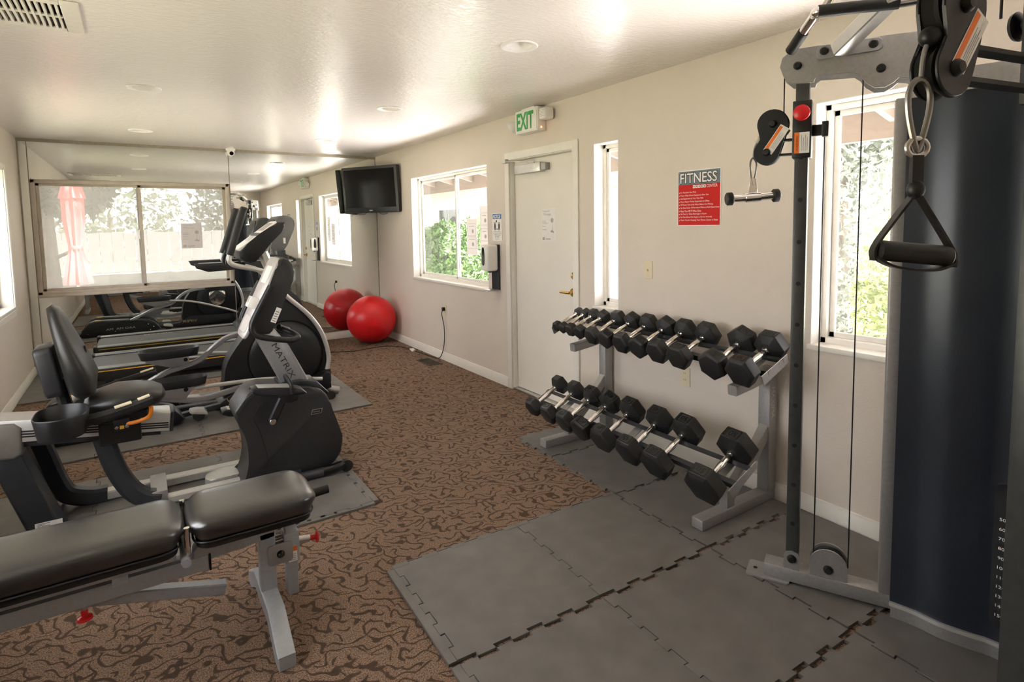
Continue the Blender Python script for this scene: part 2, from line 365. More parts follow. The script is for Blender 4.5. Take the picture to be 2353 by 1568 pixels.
# ---- windows in the side walls
def rootstruct(name, loc):
    o = bpy.data.objects.new(name, None); COL.objects.link(o); o.matrix_basis = Matrix.Translation(V3(loc)); o['kind'] = 'structure'; return o
def side_window(name, w, sgn, x_in, mull, fm, glass, sill=True, glow=.0):
    y0, y1, z0, z1 = w; X = lambda d: x_in+sgn*d
    r = rootstruct(name, (X(.1), (y0+y1)/2, z0))
    f = G()
    for a, b in (((X(.085), y0, z0), (X(.135), y0+.03, z1)), ((X(.085), y1-.03, z0), (X(.135), y1, z1)),
                 ((X(.085), y0, z0), (X(.135), y1, z0+.032)), ((X(.085), y0, z1-.03), (X(.135), y1, z1))): f.b2(a, b, .003, 1)
    obj('window_frame', f, fm, r)
    spans = [(y0+.03, y1-.03)] if mull is None else [(y0+.03, mull+.018), (mull-.018, y1-.03)]
    for i, (a, b) in enumerate(spans):
        d = .094+.018*i; s = G()
        for p, q in (((X(d), a, z0+.032), (X(d+.016), a+.026, z1-.03)), ((X(d), b-.026, z0+.032), (X(d+.016), b, z1-.03)),
                     ((X(d), a, z0+.032), (X(d+.016), b, z0+.058)), ((X(d), a, z1-.056), (X(d+.016), b, z1-.03))): s.b2(p, q, .002, 1)
        so_ = obj('sash', s, fm, r)
        pa = obj('pane', G().b2((X(d+.006), a+.02, z0+.05), (X(d+.010), b-.02, z1-.05)), glass, so_)
    g_ = G(); e = .004
    for a, b in (((X(0), y0, z0), (X(.085), y0+e, z1)), ((X(0), y1-e, z0), (X(.085), y1, z1)), ((X(0), y0, z1-e), (X(.085), y1, z1))): g_.b2(a, b)
    obj('whitened_reveal', g_, 'white', r)  # white coat brightens the reveal in place of outside light
    if sill: obj('window_sill', G().b2((X(-.012), y0-.012, z0-.022), (X(.09), y1+.012, z0+.004), .004), 'trim', r)
    portal((X(.15), (y0+y1)/2, (z0+z1)/2), y1-y0, z1-z0, (-sgn, 0, 0))
    return r
side_window('window_1', WIN1, 1, XR, 5.36, 'window_vinyl', 'glass')
side_window('window_2', WIN2, 1, XR, None, 'window_vinyl', 'glass')
side_window('window_3', WIN3, 1, XR, .66, 'window_vinyl', 'glass')
for nm, w in (('window_4', WL1), ('added_window', WL2)):  # WL2 is an unseen window added to light the room
    r = side_window(nm, w, -1, XL, (w[0]+w[1])/2, 'window_tan', 'glass')
    g = G()
    y0, y1, z0, z1 = w
    for a, b in (((XL, y0-.05, z0-.05), (XL+.014, y0, z1+.05)), ((XL, y1, z0-.05), (XL+.014, y1+.05, z1+.05)), ((XL, y0, z1), (XL+.014, y1, z1+.05)), ((XL, y0, z0-.075), (XL+.014, y1, z0-.022))): g.b2(a, b, .003, 1)
    obj('window_casing', g, 'trim', r)
# ---- far window set flush into the mirror wall
r = rootstruct('window_6', (.045, YM, .80)); x0, x1, z0, z1 = WINF
f = G()
for a, b in (((x0, YM-.03, z0), (x0+.035, YM+.10, z1)), ((x1-.035, YM-.03, z0), (x1, YM+.10, z1)), ((x0, YM-.03, z1-.035), (x1, YM+.10, z1)), ((x0, YM-.03, z0), (x1, YM+.10, z0+.035))): f.b2(a, b, .004, 2)
obj('window_frame', f, 'window_tan', r)
obj('window_ledge', G().b2((x0-.01, YM-.05, z0-.025), (x1+.01, YM+.004, z0+.004), .005), 'window_tan', r)
for i, (a, b) in enumerate(((x0+.035, .075), (.03, x1-.035))):
    d = YM+.012+.03*i; s = G()
    for p, q in (((a, d, z0+.035), (a+.03, d+.022, z1-.035)), ((b-.03, d, z0+.035), (b, d+.022, z1-.035)), ((a, d, z0+.035), (b, d+.022, z0+.06)), ((a, d, z1-.06), (b, d+.022, z1-.035))): s.b2(p, q, .002, 1)
    q = obj('sash', s, 'window_tan', r); obj('pane', G().b2((a+.025, d+.009, z0+.055), (b-.025, d+.013, z1-.055)), 'glass_haze', q)
obj('latch', G().b2((.032, YM+.004, 1.34), (.046, YM+.014, 1.44), .003), 'white', r)
portal(((x0+x1)/2, YM+.17, (z0+z1)/2), x1-x0, z1-z0, (0, -1, 0))
x0, x1, z0, z1 = WINF
# ---- mirrors
def mirror(label, a, b):
    tag(obj('wall_mirror', G().b2((a[0], YM-.004, a[1]), (b[0], YM+.002, b[1]), .0012, 1), 'mirror'), label, 'mirror')
mirror('wide low wall mirror under the hazy window', (x0-.004, .098), (.930, z0-.027))
mirror('long mirror strip above the hazy window under the ceiling', (x0-.004, z1+.002), (.930, 2.318))
mirror('tall wall mirror from baseboard to ceiling behind the television', (.936, .098), (XR-.012, 2.318))
mirror('narrow upright mirror strip between hazy window and room corner', (XL+.012, .098), (x0-.010, 2.318))
g = G().b2((XL, YM-.010, 2.318), (XR, YM+.006, H)); g.b2((XR-.012, YM-.008, .088), (XR, YM+.006, 2.318)); g.b2((XL, YM-.008, .088), (XL+.012, YM+.006, 2.318)); g.b2((x0-.011, YM-.006, .088), (x0-.005, YM+.003, 2.318))
struct(obj('trim_1', g, 'channel'))
# ---- door
y0, y1, z0, z1 = DOOR
r = rootstruct('door_1', (XR, (y0+y1)/2, 0))
g = G()
for a, b in (((XR-.015, y0-.058, 0), (XR, y0+.006, z1+.058)), ((XR-.015, y1-.006, 0), (XR, y1+.058, z1+.058)), ((XR-.015, y0, z1-.006), (XR, y1, z1+.058))): g.b2(a, b, .004, 2)
obj('door_casing', g, 'trim', r)
g = G()
for a, b in (((XR, y0, 0), (XR+.14, y0+.012, z1)), ((XR, y1-.012, 0), (XR+.14, y1, z1)), ((XR, y0, z1-.012), (XR+.14, y1, z1))): g.b2(a, b)
obj('door_jamb', g, 'trim', r)
obj('threshold', G().b2((XR-.004, y0+.012, 0), (XR+.14, y1-.012, .014), .003, 1), 'steel', r)
leaf = obj('door_leaf', G().b2((XR+.045, y0+.015, .016), (XR+.088, y1-.015, z1-.015), .002, 1), 'door', r)
hx = XR+.045
g = G().disc((hx, 3.372, .918), (-1, 0, 0), .032, .014); g.cyl((hx-.012, 3.372, .918), (hx-.05, 3.372, .918), .012)
g.tube([(hx-.046, 3.366, .918), (hx-.05, 3.42, .917), (hx-.047, 3.48, .915)], [.012, .010, .009], 10)
obj('lever_handle', g, 'brass', leaf)
g = G().disc((hx, 3.365, 1.045), (-1, 0, 0), .028, .012); g.b2((hx-.026, 3.36, 1.03), (hx-.010, 3.37, 1.06), .003)
obj('deadbolt', g, 'brass', leaf)
cl = obj('door_closer', G().b2((hx-.058, 3.715, 1.852), (hx, 4.085, 1.928), .006), 'silver_light', leaf)
obj('closer_end', G().b2((hx-.05, 3.655, 1.862), (hx, 3.714, 1.918), .004), 'grey_paint', cl)
g = G().bar([(hx-.03, 3.83, 1.934), (hx-.11, 3.95, 1.945), (hx-.105, 4.03, 1.955)], .02, .008); g.bar([(hx-.105, 4.03, 1.957), (XR-.030, 4.20, 1.972)], .018, .008)
obj('closer_arm', g, 'steel', cl)
obj('closer_bracket', G().b2((XR-.05, 4.165, 1.955), (XR-.015, 4.225, 1.99), .004), 'steel', cl)
# ================================================================== OUTDOORS
struct(obj('ground_lawn', G().b2((-40, -30, -.25), (45, 70, -.12)), 'grass'))
struct(obj('patio_slab', G().b2((XR+.14, -6, -.12), (8.0, 14, -.10)), 'concrete'))
tag(obj('building_roof', G().b2((-1.55, -1.6, H+.14), (2.9, 8.15, H+.26)), 'roofing'), 'flat roof slab over the exercise room with overhanging eaves', 'roof')
er = thing('eave', 'tan timber eave with exposed rafters outside the sliding window', 'eave', (3.4, 3, 2.2))
sl_ = (2.17-2.47)/(4.02-2.8)
obj('roof_deck', G().xz([(2.8, 2.47), (4.02, 2.17), (4.02, 2.21), (2.8, 2.51)], -1.6, 11.2), 'soffit', er)
for i in range(21):
    y = -1.3+i*.61
    obj('rafter', G().xz([(2.82, 2.46), (4.0, 2.172), (4.0, 2.05), (2.82, 2.34)], y-.022, y+.022), 'eave', er)
obj('fascia_beam', G().b2((4.0, -1.6, 1.95), (4.06, 11.2, 2.24)), 'eave', er)
def foliage(c, R, n, size, seed, shell=.55, droop=0.):
    rn = random.Random(seed); vs, fs = [], []
    for i in range(n):
        while True:
            d = V3((rn.uniform(-1, 1), rn.uniform(-1, 1), rn.uniform(-1, 1)))
            if shell < d.length < 1: break
        p = V3((c[0]+d.x*R[0], c[1]+d.y*R[1], c[2]+d.z*R[2]))
        a = V3((rn.gauss(0, 1), rn.gauss(0, 1), rn.gauss(0, 1)-droop)).normalized(); b_ = a.orthogonal().normalized()
        b_ = (Matrix.Rotation(rn.uniform(0, 6.28), 3, a) @ b_); s = size*rn.uniform(.6, 1.3); k = len(vs)
        vs += [p-b_*s*.28, p+a*s*.5-b_*s*.1, p+a*s, p+a*s*.4+b_*s*.3]; fs.append((k, k+1, k+2, k+3))
    me = bpy.data.meshes.new('foliage'); me.from_pydata(vs, [], fs); return me
def plant(name, label, base, blobs, material, trunk=None, group=None, cat='shrub'):
    r = thing(name, label, cat, base, group)
    g = G()
    for tk in (trunk or [[(base, .05), (V3(base)+V3((0, 0, .6)), .02)]]): g.tube([p for p, q in tk], [q for p, q in tk], 8)
    obj('trunk', g, 'bark', r)
    vs, fs = [], []
    for i, (c, R, n, s) in enumerate(blobs):
        me = foliage(c, R, n, s, hash(name) % 1 + i*7+len(label)); k = len(vs)
        vs += [v.co.copy() for v in me.vertices]; fs += [tuple(j+k for j in f.vertices) for f in me.polygons]; bpy.data.meshes.remove(me)
    me = bpy.data.meshes.new('foliage'); me.from_pydata(vs, [], fs)
    obj('foliage', me, material, r, ang=180)
    return r
plant('juniper_shrub', 'bright green feathery juniper shrub outside the sliding window', (4.9, 9.6, -.10),
      [((4.9, 9.9, .75), (.55, .8, .78), 9000, .10), ((4.95, 9.0, .72), (.5, .7, .85), 9000, .10), ((5.0, 10.9, .6), (.5, .7, .75), 5000, .10), ((4.8, 8.2, .5), (.45, .5, .6), 5000, .10)], 'leaf_green')
plant('spruce_tree', 'pale blue-green spruce tree outside the window beside the cable machine', (6.6, 3.4, -.12),
      [((6.6, 3.4, 1.4), (1.1, 1.3, 1.6), 16000, .10), ((6.6, 3.4, 3.0), (.8, .8, 1.4), 5000, .12)], 'leaf_pale', [[((6.6, 3.4, -.12), .12), ((6.6, 3.4, 3.8), .03)]], cat='tree')
plant('lilac_shrub', 'yellow-green leafy shrub outside the window beside the cable machine', (5.4, 2.2, -.12),
      [((5.4, 2.15, .75), (.5, .45, .85), 9000, .07), ((5.5, 1.7, .5), (.4, .4, .6), 6000, .07)], 'leaf_yellow')
plant('pine_tree', 'tall dark conifer beyond the red parasol seen through the dusty window', (-1.75, 17.5, -.12),
      [((-1.9, 17.6, 3.6), (2.0, 1.6, 1.6), 3800, .35), ((-1.3, 17.4, 2.3), (.9, .9, .5), 900, .3), ((-3.0, 17.8, 2.6), (1.1, .9, .9), 1200, .3)], 'leaf_dark',
      [[((-1.75, 17.5, -.12), .26), ((-1.72, 17.5, 1.2), .17), ((-1.75, 17.5, 4.2), .1)], [((-1.72, 17.5, .75), .05), ((-1.2, 17.4, 1.0), .03)]], cat='tree')
for i, (x, y, s) in enumerate(((-7.5, 32, 3.6), (-1, 36, 4.4), (5, 33, 3.8), (11, 37, 4.2), (17, 33, 3.5))):
    plant('garden_tree', ['rounded grey-green tree at the lawn edge behind the conifer', 'broad pale tree at the far lawn edge behind the parasol', 'pale tree at the far lawn edge behind the taped paper notice', 'large pale tree standing behind the neighbouring house lawn', 'small pale tree at the end of the far tree row'][i], (x, y, -.12),
          [((x, y, s*.62), (s*.75, s*.6, s*.6), 1500, .55)], 'leaf_pale' if i % 2 else 'leaf_dark', [[((x, y, -.12), .2), ((x, y, s*.5), .12)]], cat='tree', group='trees at the far edge of the lawn')
plant('sun_block_canopy', 'wide spreading shade tree arching over the lawn by the parasol', (-4.6, 12.5, -.12),
      [((-2.2, 12.5, 4.6), (3.2, 3.0, 1.2), 5200, .55), ((2.0, 12.8, 4.8), (3.2, 3.0, 1.2), 5200, .55), ((0, 14.6, 6.4), (4.5, 2.2, 1.2), 4200, .6), ((4.5, 16.5, 6.2), (4.5, 3.5, 1.2), 5200, .7), ((2.0, 20.0, 7.0), (5.0, 3.0, 1.2), 5200, .7), ((4.5, 10.5, 5.4), (3.0, 2.5, 1.2), 4200, .55)], 'leaf_dark', [[((-4.6, 12.5, -.12), .22), ((-4.3, 12.5, 2.2), .16), ((-2.2, 12.6, 4.4), .08)]], cat='tree')  # unseen canopy added to keep sun and sky off the far lawn
# folded parasol
pr = thing('patio_parasol', 'folded pale red patio parasol standing on the lawn outside', 'parasol', (-.76, 11, -.12))
obj('pole', G().cyl((-.76, 11, -.12), (-.76, 11, 2.62), .02, 10), 'alu', pr)
obj('base', G().disc((-.76, 11, -.12), (0, 0, 1), .24, .06), 'concrete', pr)
def pleats(prof, c, n=48, k=9):
    g = G(); R = []
    for r_, z in prof: R.append([g.bm.verts.new(V3((c[0]+(r_*(1+.16*math.cos(k*2*math.pi*i/n)))*math.cos(2*math.pi*i/n), c[1]+(r_*(1+.16*math.cos(k*2*math.pi*i/n)))*math.sin(2*math.pi*i/n), z))) for i in range(n)])
    for A, B in zip(R, R[1:]):
        for i in range(n): g.bm.faces.new((A[i], A[(i+1) % n], B[(i+1) % n], B[i]))
    return g
obj('canopy', pleats([(.02, 2.55), (.09, 2.3), (.125, 2.0), (.125, 1.6), (.075, 1.18), (.115, .95), (.17, .66), (.165, .63)], (-.76, 11)), 'cloth_pink', pr)
obj('canopy_vent', pleats([(.01, 2.6), (.07, 2.3), (.15, 1.93), (.145, 1.92)], (-.76, 11)), 'cloth_pink', pr)
obj('tie_strap', G().lathe([(.085, 1.16), (.088, 1.17), (.088, 1.21), (.085, 1.22)], (-.76, 11, 0), (0, 0, 1), 24), 'cloth_pink', pr)
fr = thing('garden_fence', 'grey board fence along the far side of the lawn', 'fence', (0, 26, -.12))
for i in range(48):
    x = -9+i*.36
    obj('board', G().b2((x, 26, -.1), (x+.345, 26.03, 1.35+.02*(i % 3))), 'fence', fr)
for z in (.25, 1.1): obj('rail', G().b2((-9, 26.03, z), (8.2, 26.08, z+.09)), 'fence', fr)
hs = thing('neighbour_house', 'low beige house with dark windows beyond the juniper shrub', 'house', (10, 16, -.12))
wl = obj('wall', G().b2((9, 14, -.12), (17, 30, 2.6)), 'siding', hs); obj('roof', G().b2((8.4, 13.4, 2.6), (17.6, 30.6, 2.9)), 'eave', hs)
for y in (17.2, 20.2, 24.0):
    w_ = obj('window', G().b2((8.96, y, .95), (9.02, y+1.5, 2.05)), 'window_vinyl', hs)
    for k in range(2): obj('pane', G().b2((8.94, y+.08+k*.7, 1.02), (8.965, y+.72+k*.7, 1.98)), 'screen', w_)
gf = thing('side_fence', 'grey board fence running in front of the beige house', 'fence', (8, 14, -.12))
for i in range(40):
    obj('board', G().b2((8.0, 9.5+i*.3, -.1), (8.03, 9.785+i*.3, .95)), 'fence', gf)
# ================================================================== FLOOR MATS
TD, TN = .020, 9            # tooth depth, teeth per edge
def toothed(w, h, kinds, clip=None):
    """tile outline; kinds for bottom,right,top,left edge: 'p' teeth out/in, 'n' complement, 's' straight"""
    out = []
    cor = [(0, 0), (w, 0), (w, h), (0, h)]
    for e in range(4):
        a, b = V3((*cor[e], 0)), V3((*cor[(e+1) % 4], 0)); d = b-a; L = d.length; d.normalize(); nrm = V3((d.y, -d.x, 0))
        k = kinds[e]
        if k == 's': out.append((a.x, a.y)); continue
        n = max(3, int(round(L/.0645))) | 1; st = L/n
        out.append((a.x, a.y))
        for i in range(n):
            up = (i % 2 == 1) if k == 'p' else False
            dn = (i % 2 == 1) if k == 'n' else False
            off = TD if up else (-TD if dn else 0)
            if off:
                fl = .0035*(1 if up else 1)
                p0, p1 = a+d*(i*st), a+d*((i+1)*st)
                g_ = .0022 if up else -.0022
                out += [tuple((p0+d*g_)[:2]), tuple((p0+d*(g_-fl)+nrm*(off-(.001 if up else -.001)*1))[:2]), tuple((p1-d*(g_-fl)+nrm*(off-(.001 if up else -.001)))[:2]), tuple((p1-d*g_)[:2])]
    return out
def strip_outline(L, kind, w=.045):
    """border strip along +x from 0..L, toothed inner side at y=0 (inner side faces +y), straight outer side at y=-w"""
    n = max(3, int(round(L/.0645))) | 1; st = L/n; out = [(0, -w), (L, -w), (L, 0)]
    for i in reversed(range(n)):
        if i % 2 == 1:
            off = TD if kind == 'p' else -TD
            out += [((i+1)*st-.0026, 0), ((i+1)*st+.001, off-.002), (i*st-.001, off-.002), (i*st+.0026, 0)]
    out.append((0, 0)); return out
def tile(parent, x, y, kinds, th=0., w=.61, h=.61, z=.0005, gap=.0016):
    g = G(); U = V3((math.cos(th), math.sin(th), 0)); W = V3((-math.sin(th), math.cos(th), 0))
    g.prism([(a+gap if a < w/2 else a-gap, b+gap if b < h/2 else b-gap) for a, b in toothed(w, h, kinds)], (x, y, z), U, W, (0, 0, 1), 0, .0115, bev=.0009, seg=1)
    return obj('tile', g, 'foam', parent, ang=30)
def strip(parent, x, y, th, L, kind, w=.045, z=.0005):
    U = V3((math.cos(th), math.sin(th), 0)); W = V3((-math.sin(th), math.cos(th), 0))
    return obj('border_strip', G().prism(strip_outline(L, kind, w), (x, y, z), U, W, (0, 0, 1), 0, .0115, bev=.0009, seg=1), 'foam', parent, ang=30)
PI = math.pi
# bike mat: x -.87 .. .96, y 2.82 .. 4.04
mr = thing('floor_mat', 'grey interlocking foam mat under the recumbent bike', 'floor mat', (.05, 3.43, 0))
for i in range(3):
    for j in range(2):
        x, y = -.868+i*.605, 2.845+j*.6
        tile(mr, x, y, ('p' if j == 0 else 'n', 'p' if i < 2 else 'n', 'p' if j == 0 else 's', 's' if i == 0 else 'n'), w=.605, h=.6)
strip(mr, -.868, 2.845, 0, 1.815, 'n', .03)
strip(mr, .947, 2.845, PI/2, 1.2, 'p', .03)
# elliptical mat
mr = thing('floor_mat', 'grey interlocking foam mat under the elliptical trainer', 'floor mat', (.3, 5.07, 0))
for i in range(4):
    for j in range(2):
        tile(mr, -.897+i*.601, 4.455+j*.615, ('s' if j == 0 else 'n', 'p' if i < 3 else 's', 'p' if j == 0 else 's', 's' if i == 0 else 'n'), w=.601, h=.615)
# treadmill mat
mr = thing('floor_mat', 'grey interlocking foam mat under the treadmill by the mirror', 'floor mat', (.3, 6.8, 0))
for i in range(4):
    for j in range(2):
        tile(mr, -.896+i*.605, 6.225+j*.605, ('s' if j == 0 else 'n', 'p' if i < 3 else 's', 'p' if j == 0 else 's', 's' if i == 0 else 'n'), w=.605, h=.605)
# free weight area
mr = thing('floor_mat', 'large grey interlocking foam mat under rack and cable machine', 'floor mat', (1.7, 1.6, 0))
TH = -.030
def loc(i, jy):  # column i (0..2), rows counted from the far side; seams loosen between rows
    return i
ca, sa = math.cos(TH), math.sin(TH)
def P(u, v): return (.812+u*ca-v*sa, 2.212+u*sa+v*ca)
rowtop = [0, -.622, -1.243, -1.866]
for j, vt in enumerate(rowtop):
    for i in range(2):
        x, y = P(i*.604, vt-.604)
        tile(mr, x, y, ('p', 'p' if i == 0 else 'n', 'p' if j == 0 else 'n', 'n'), TH, .604, .604)
x, y = P(0, 0)
strip(mr, *P(1.208, 0), TH+PI, .604, 'n', .028); strip(mr, *P(.604, 0), TH+PI, .604, 'n', .028)
for j, vt in enumerate(rowtop): strip(mr, *P(0, vt), TH-PI/2, .604, 'p', .03)
for j, (vt, h) in enumerate(((.975, .385), (.583, .583), (-.006, .598), (-.622, .598), (-1.24, .60), (-1.86, .60))):
    x, y = P(1.2135, vt-h)
    tile(mr, x, y, ('p', 's', 'p' if j == 0 else 'n', 'p'), TH, .630-.03*vt, h)
# ================================================================== WALL ITEMS
def wall_obj(name, g, m, parent=None, **k): return obj(name, g, m, parent, **k)
YD = V3((0, -1, 0)); ZU = V3((0, 0, 1))       # text on the right wall reads along -y
def plate(x, y0, y1, z0, z1, th, r=.004): return G().prism(rrect(abs(y1-y0), z1-z0, r), (x, (y0+y1)/2, (z0+z1)/2), (0, -1, 0), (0, 0, 1), (-1, 0, 0), 0, th, .001, 1)
# exit sign
t_ = thing('exit_sign', 'white emergency exit sign with green letters and twin lamp heads above door', 'exit sign', (2.6, 3.79, 2.25))
ex = XR-.002
ho = obj('housing', G().b2((XR-.085, 3.635, 2.155), (XR, 3.945, 2.337), .008), 'white', t_)
obj('face_panel', G().b2((XR-.090, 3.645, 2.163), (XR-.084, 3.935, 2.329), .004), 'white', t_)
text('EXIT', (XR-.0908, 3.915, 2.178), YD, ZU, .235, .135, 'green', t_, name='exit_lettering', bold=.035)
obj('canopy_mount', G().b2((XR-.07, 3.70, 2.335), (XR-.015, 3.88, H), .004), 'white', t_)
for s, y in ((1, 3.955), (-1, 3.625)):
    a = G().cyl((XR-.045, y-s*.014, 2.25), (XR-.045, y+s*.03, 2.25), .012)
    ar = obj('lamp_arm', a, 'cream', t_)
    if s > 0:
        ax = V3((-.35, .8, -.5)).normalized(); c0 = V3((XR-.05, y+.03, 2.25))
        obj('lamp_head', G().lathe([(0, -.01), (.02, -.008), (.042, .02), (.052, .045), (.052, .052), (.046, .052), (.04, .047), (0, .04)], c0, ax, 20), 'white', t_)
    else:
        obj('lamp_head', G().box((XR-.06, y-.07, 2.265), (.09, .085, .085), bev=.018, seg=3), 'white', t_)
        for k in range(5): obj('print_line', G().b2((XR-.1056, y-.10, 2.243+k*.011), (XR-.1052, y-.04, 2.246+k*.011)), 'ink_grey', t_)
obj('indicator_led', G().disc((XR-.05, 3.634, 2.18), (0, -1, 0), .005, .003, 10), 'led', t_)
# fitness sign
t_ = thing('rules_sign', 'red fitness center rules sign with slate header above the dumbbell rack', 'sign', (XR, 2.18, 1.57))
SX = XR-.0035
obj('board', plate(XR-.0005, 2.026, 2.330, 1.412, 1.732, .003, .012), 'white', t_)
obj('red_panel', plate(SX, 2.031, 2.325, 1.417, 1.650, .0005, .004), 'sign_red', t_)
obj('header_panel', plate(SX, 2.031, 2.325, 1.648, 1.727, .0005, .004), 'slate', t_)
text('FITNESS', (SX-.0008, 2.313, 1.655), YD, ZU, .265, .064, 'ink', t_, bold=.06); text('FITNESS', (SX-.0012, 2.310, 1.659), YD, ZU, .258, .057, 'white', t_, bold=.01)
text('CENTER', (SX-.001, 2.122, 1.629), YD, ZU, .074, .0155, 'white', t_)
for k in range(5):
    q = obj('icon', plate(SX-.0005, 2.202-k*.0185, 2.218-k*.0185, 1.6285, 1.6455, .0004, .001), 'white', t_)
    obj('figure', G().prism(s2([(-.005, -.005), (.0, -.002), (.005, -.006), (.003, .001), (.0045, .005), (0, .003), (-.004, .005), (-.002, 0)], 2), (SX-.0011, 2.210-k*.0185, 1.637), (0, -1, 0), (0, 0, 1), (-1, 0, 0), 0, .0003), 'ink', q)
rules = ['For Resident Use Only', 'Please Wipe Down Equipment After Use', 'Use Equipment at Your Own Risk', 'Please Report Faulty Equipment to Office', '30 Minute Time Limit When Others Are Waiting', 'No One Under 18 Permitted Without Adult Supervision', 'Please Turn Off TV When Done', 'No Food or Glass Beverages in Room', 'No Pets (Does Not Apply to Service Animals)', 'Thank You for Keeping Your Fitness Center in Shape']
wd_ = [.112, .200, .164, .205, .230, .272, .149, .187, .224, .264]
for k, (s, w) in enumerate(zip(rules, wd_)):
    z = 1.5995-k*.0178
    text(s, (SX-.001, 2.307, z), YD, ZU, w, .0115, 'white', t_)
    obj('bullet', G().disc((SX-.0005, 2.3155, z+.005), (-1, 0, 0), .0025, .0006, 10, .0001), 'white', t_)
for y in (2.315, 2.041):
    for z in (1.658, 1.720): obj('rivet', G().disc((SX-.0005, y, z), (-1, 0, 0), .0028, .0012, 10, .0004), 'grey_paint', t_)
# notice sign
t_ = thing('notice_sign', 'small white and blue social distancing notice beside the door', 'sign', (XR, 4.39, 1.42))
obj('board', plate(XR-.0005, 4.308, 4.472, 1.294, 1.540, .003, .008), 'white', t_)
obj('header_panel', plate(XR-.0034, 4.316, 4.464, 1.488, 1.533, .0005, .003), 'blue', t_)
text('NOTICE', (XR-.0042, 4.459, 1.493), YD, ZU, .125, .034, 'white', t_, shear=.18, bold=.03)
for y in (4.425, 4.355):
    g = G().prism(s2([(-.012, -.028), (-.004, -.028), (0, -.006), (.004, -.028), (.012, -.028), (.012, .02), (.006, .026), (-.006, .026), (-.012, .02)], 2), (XR-.0036, y, 1.418), (0, -1, 0), (0, 0, 1), (-1, 0, 0), 0, .0004)
    g.disc((XR-.0036, y, 1.452), (-1, 0, 0), .008, .0004, 14, .0001)
    obj('figure', g, 'ink', t_)
obj('figure', G().disc((XR-.0036, 4.40, 1.468), (-1, 0, 0), .011, .0004, 16, .0001), 'ink', t_)
obj('arrow', G().b2((XR-.004, 4.368, 1.396), (XR-.0036, 4.412, 1.401)), 'ink', t_)
for s, z, w, h in (('Please Practice Proper', 1.371, .115, .010), ('Social Distancing Standards', 1.357, .14, .010), ('and Maintain At Least', 1.343, .115, .010), ('SIX FEET', 1.322, .075, .016), ('of Separation', 1.305, .075, .010)):
    text(s, (XR-.0038, 4.39+w/2, z), YD, ZU, w, h, 'ink', t_)
# paper notices
def message(name_label, O, U, W, w, h, mp_, ink, N):
    t_ = thing('paper_notice', name_label, 'notice', O); O, U, W, N = V3(O), V3(U), V3(W), V3(N)
    obj('sheet', G().prism([(0, 0), (w, 0), (w, h), (0, h)], O, U, W, N, 0, .0006), mp_, t_)
    q = O+N*.0012
    text('Management', q+U*w*.08+W*h*.88, U, W, w*.5, h*.07, ink, t_); text('Message', q+U*w*.14+W*h*.77, U, W, w*.52, h*.09, ink, t_)
    for k, f in enumerate((.62, .58, .54, .46, .36)): obj('print_line', G().prism([(w*.06, h*f), (w*(.30+.1*((k*7) % 3)/2), h*f), (w*(.30+.1*((k*7) % 3)/2), h*(f+.012)), (w*.06, h*(f+.012))], q, U, W, N, 0, .0002), ink, t_)
    g = G().disc(q+U*w*.74+W*h*.64, N, w*.10, .0002, 20, .00005)
    g.prism([(w*.735, h*.36), (w*.755, h*.36), (w*.75, h*.60), (w*.74, h*.60)], q, U, W, N, 0, .0003)
    g.prism(s2([(w*.62, h*.30), (w*.72, h*.36), (w*.84, h*.31), (w*.86, h*.27), (w*.74, h*.28)], 3), q, U, W, N, 0, .0002)
    obj('tree_drawing', g, ink, t_)
    obj('logo_box', G().prism([(w*.06, h*.05), (w*.22, h*.05), (w*.22, h*.14), (w*.06, h*.14)], q, U, W, N, 0, .0002), ink, t_)
    obj('print_line', G().prism([(w*.28, h*.07), (w*.62, h*.07), (w*.62, h*.10), (w*.28, h*.10)], q, U, W, N, 0, .0002), ink, t_)
message('paper notice with small tree drawing taped to white door', (XR+.0446, 3.775, 1.295), (0, -1, 0), (0, 0, 1), .19, .265, 'paper', 'ink_grey', (-1, 0, 0))
message('thin paper notice with small tree drawing taped inside the hazy window', (.425, YM+.045, 1.225), (1, 0, 0), (0, 0, 1), .205, .28, 'paper_thin', 'ink_pale', (0, -1, 0))
def sheet(label, y0, y1, z0, z1, x):
    t_ = thing('paper_sheet', label, 'notice', (x, y0, z0))
    obj('sheet', G().b2((x, y0, z0), (x+.0008, y1, z1)), 'paper_window', t_)
    for k in range(2):
        zc = z0+(z1-z0)*(.34+.36*k); q = G(); a, b, c, d = y0+.02, y1-.02, zc-.06, zc+.06
        for p, s in (((x-.0004, a, c), (x, b, c+.003)), ((x-.0004, a, d-.003), (x, b, d)), ((x-.0004, a, c), (x, a+.003, d)), ((x-.0004, b-.003, c), (x, b, d))): q.b2(p, s)
        obj('print_frame', q, 'ink_grey', t_); obj('print_line', G().b2((x-.0004, a+.03, zc+.03), (x, b-.03, zc+.036)), 'ink_grey', t_)
        obj('print_mark', G().disc((x, (a+b)/2-.02, zc-.015), (-1, 0, 0), .02, .0004, 16, .0001), 'ink_grey', t_)
sheet('white sheet with two printed boxes taped to the sliding window pane', 4.93, 5.14, 1.14, 1.50, XR+.0945)
sheet('white sheet taped on the sliding window next to the hand sanitizer', 4.70, 4.87, 1.20, 1.62, XR+.0945)
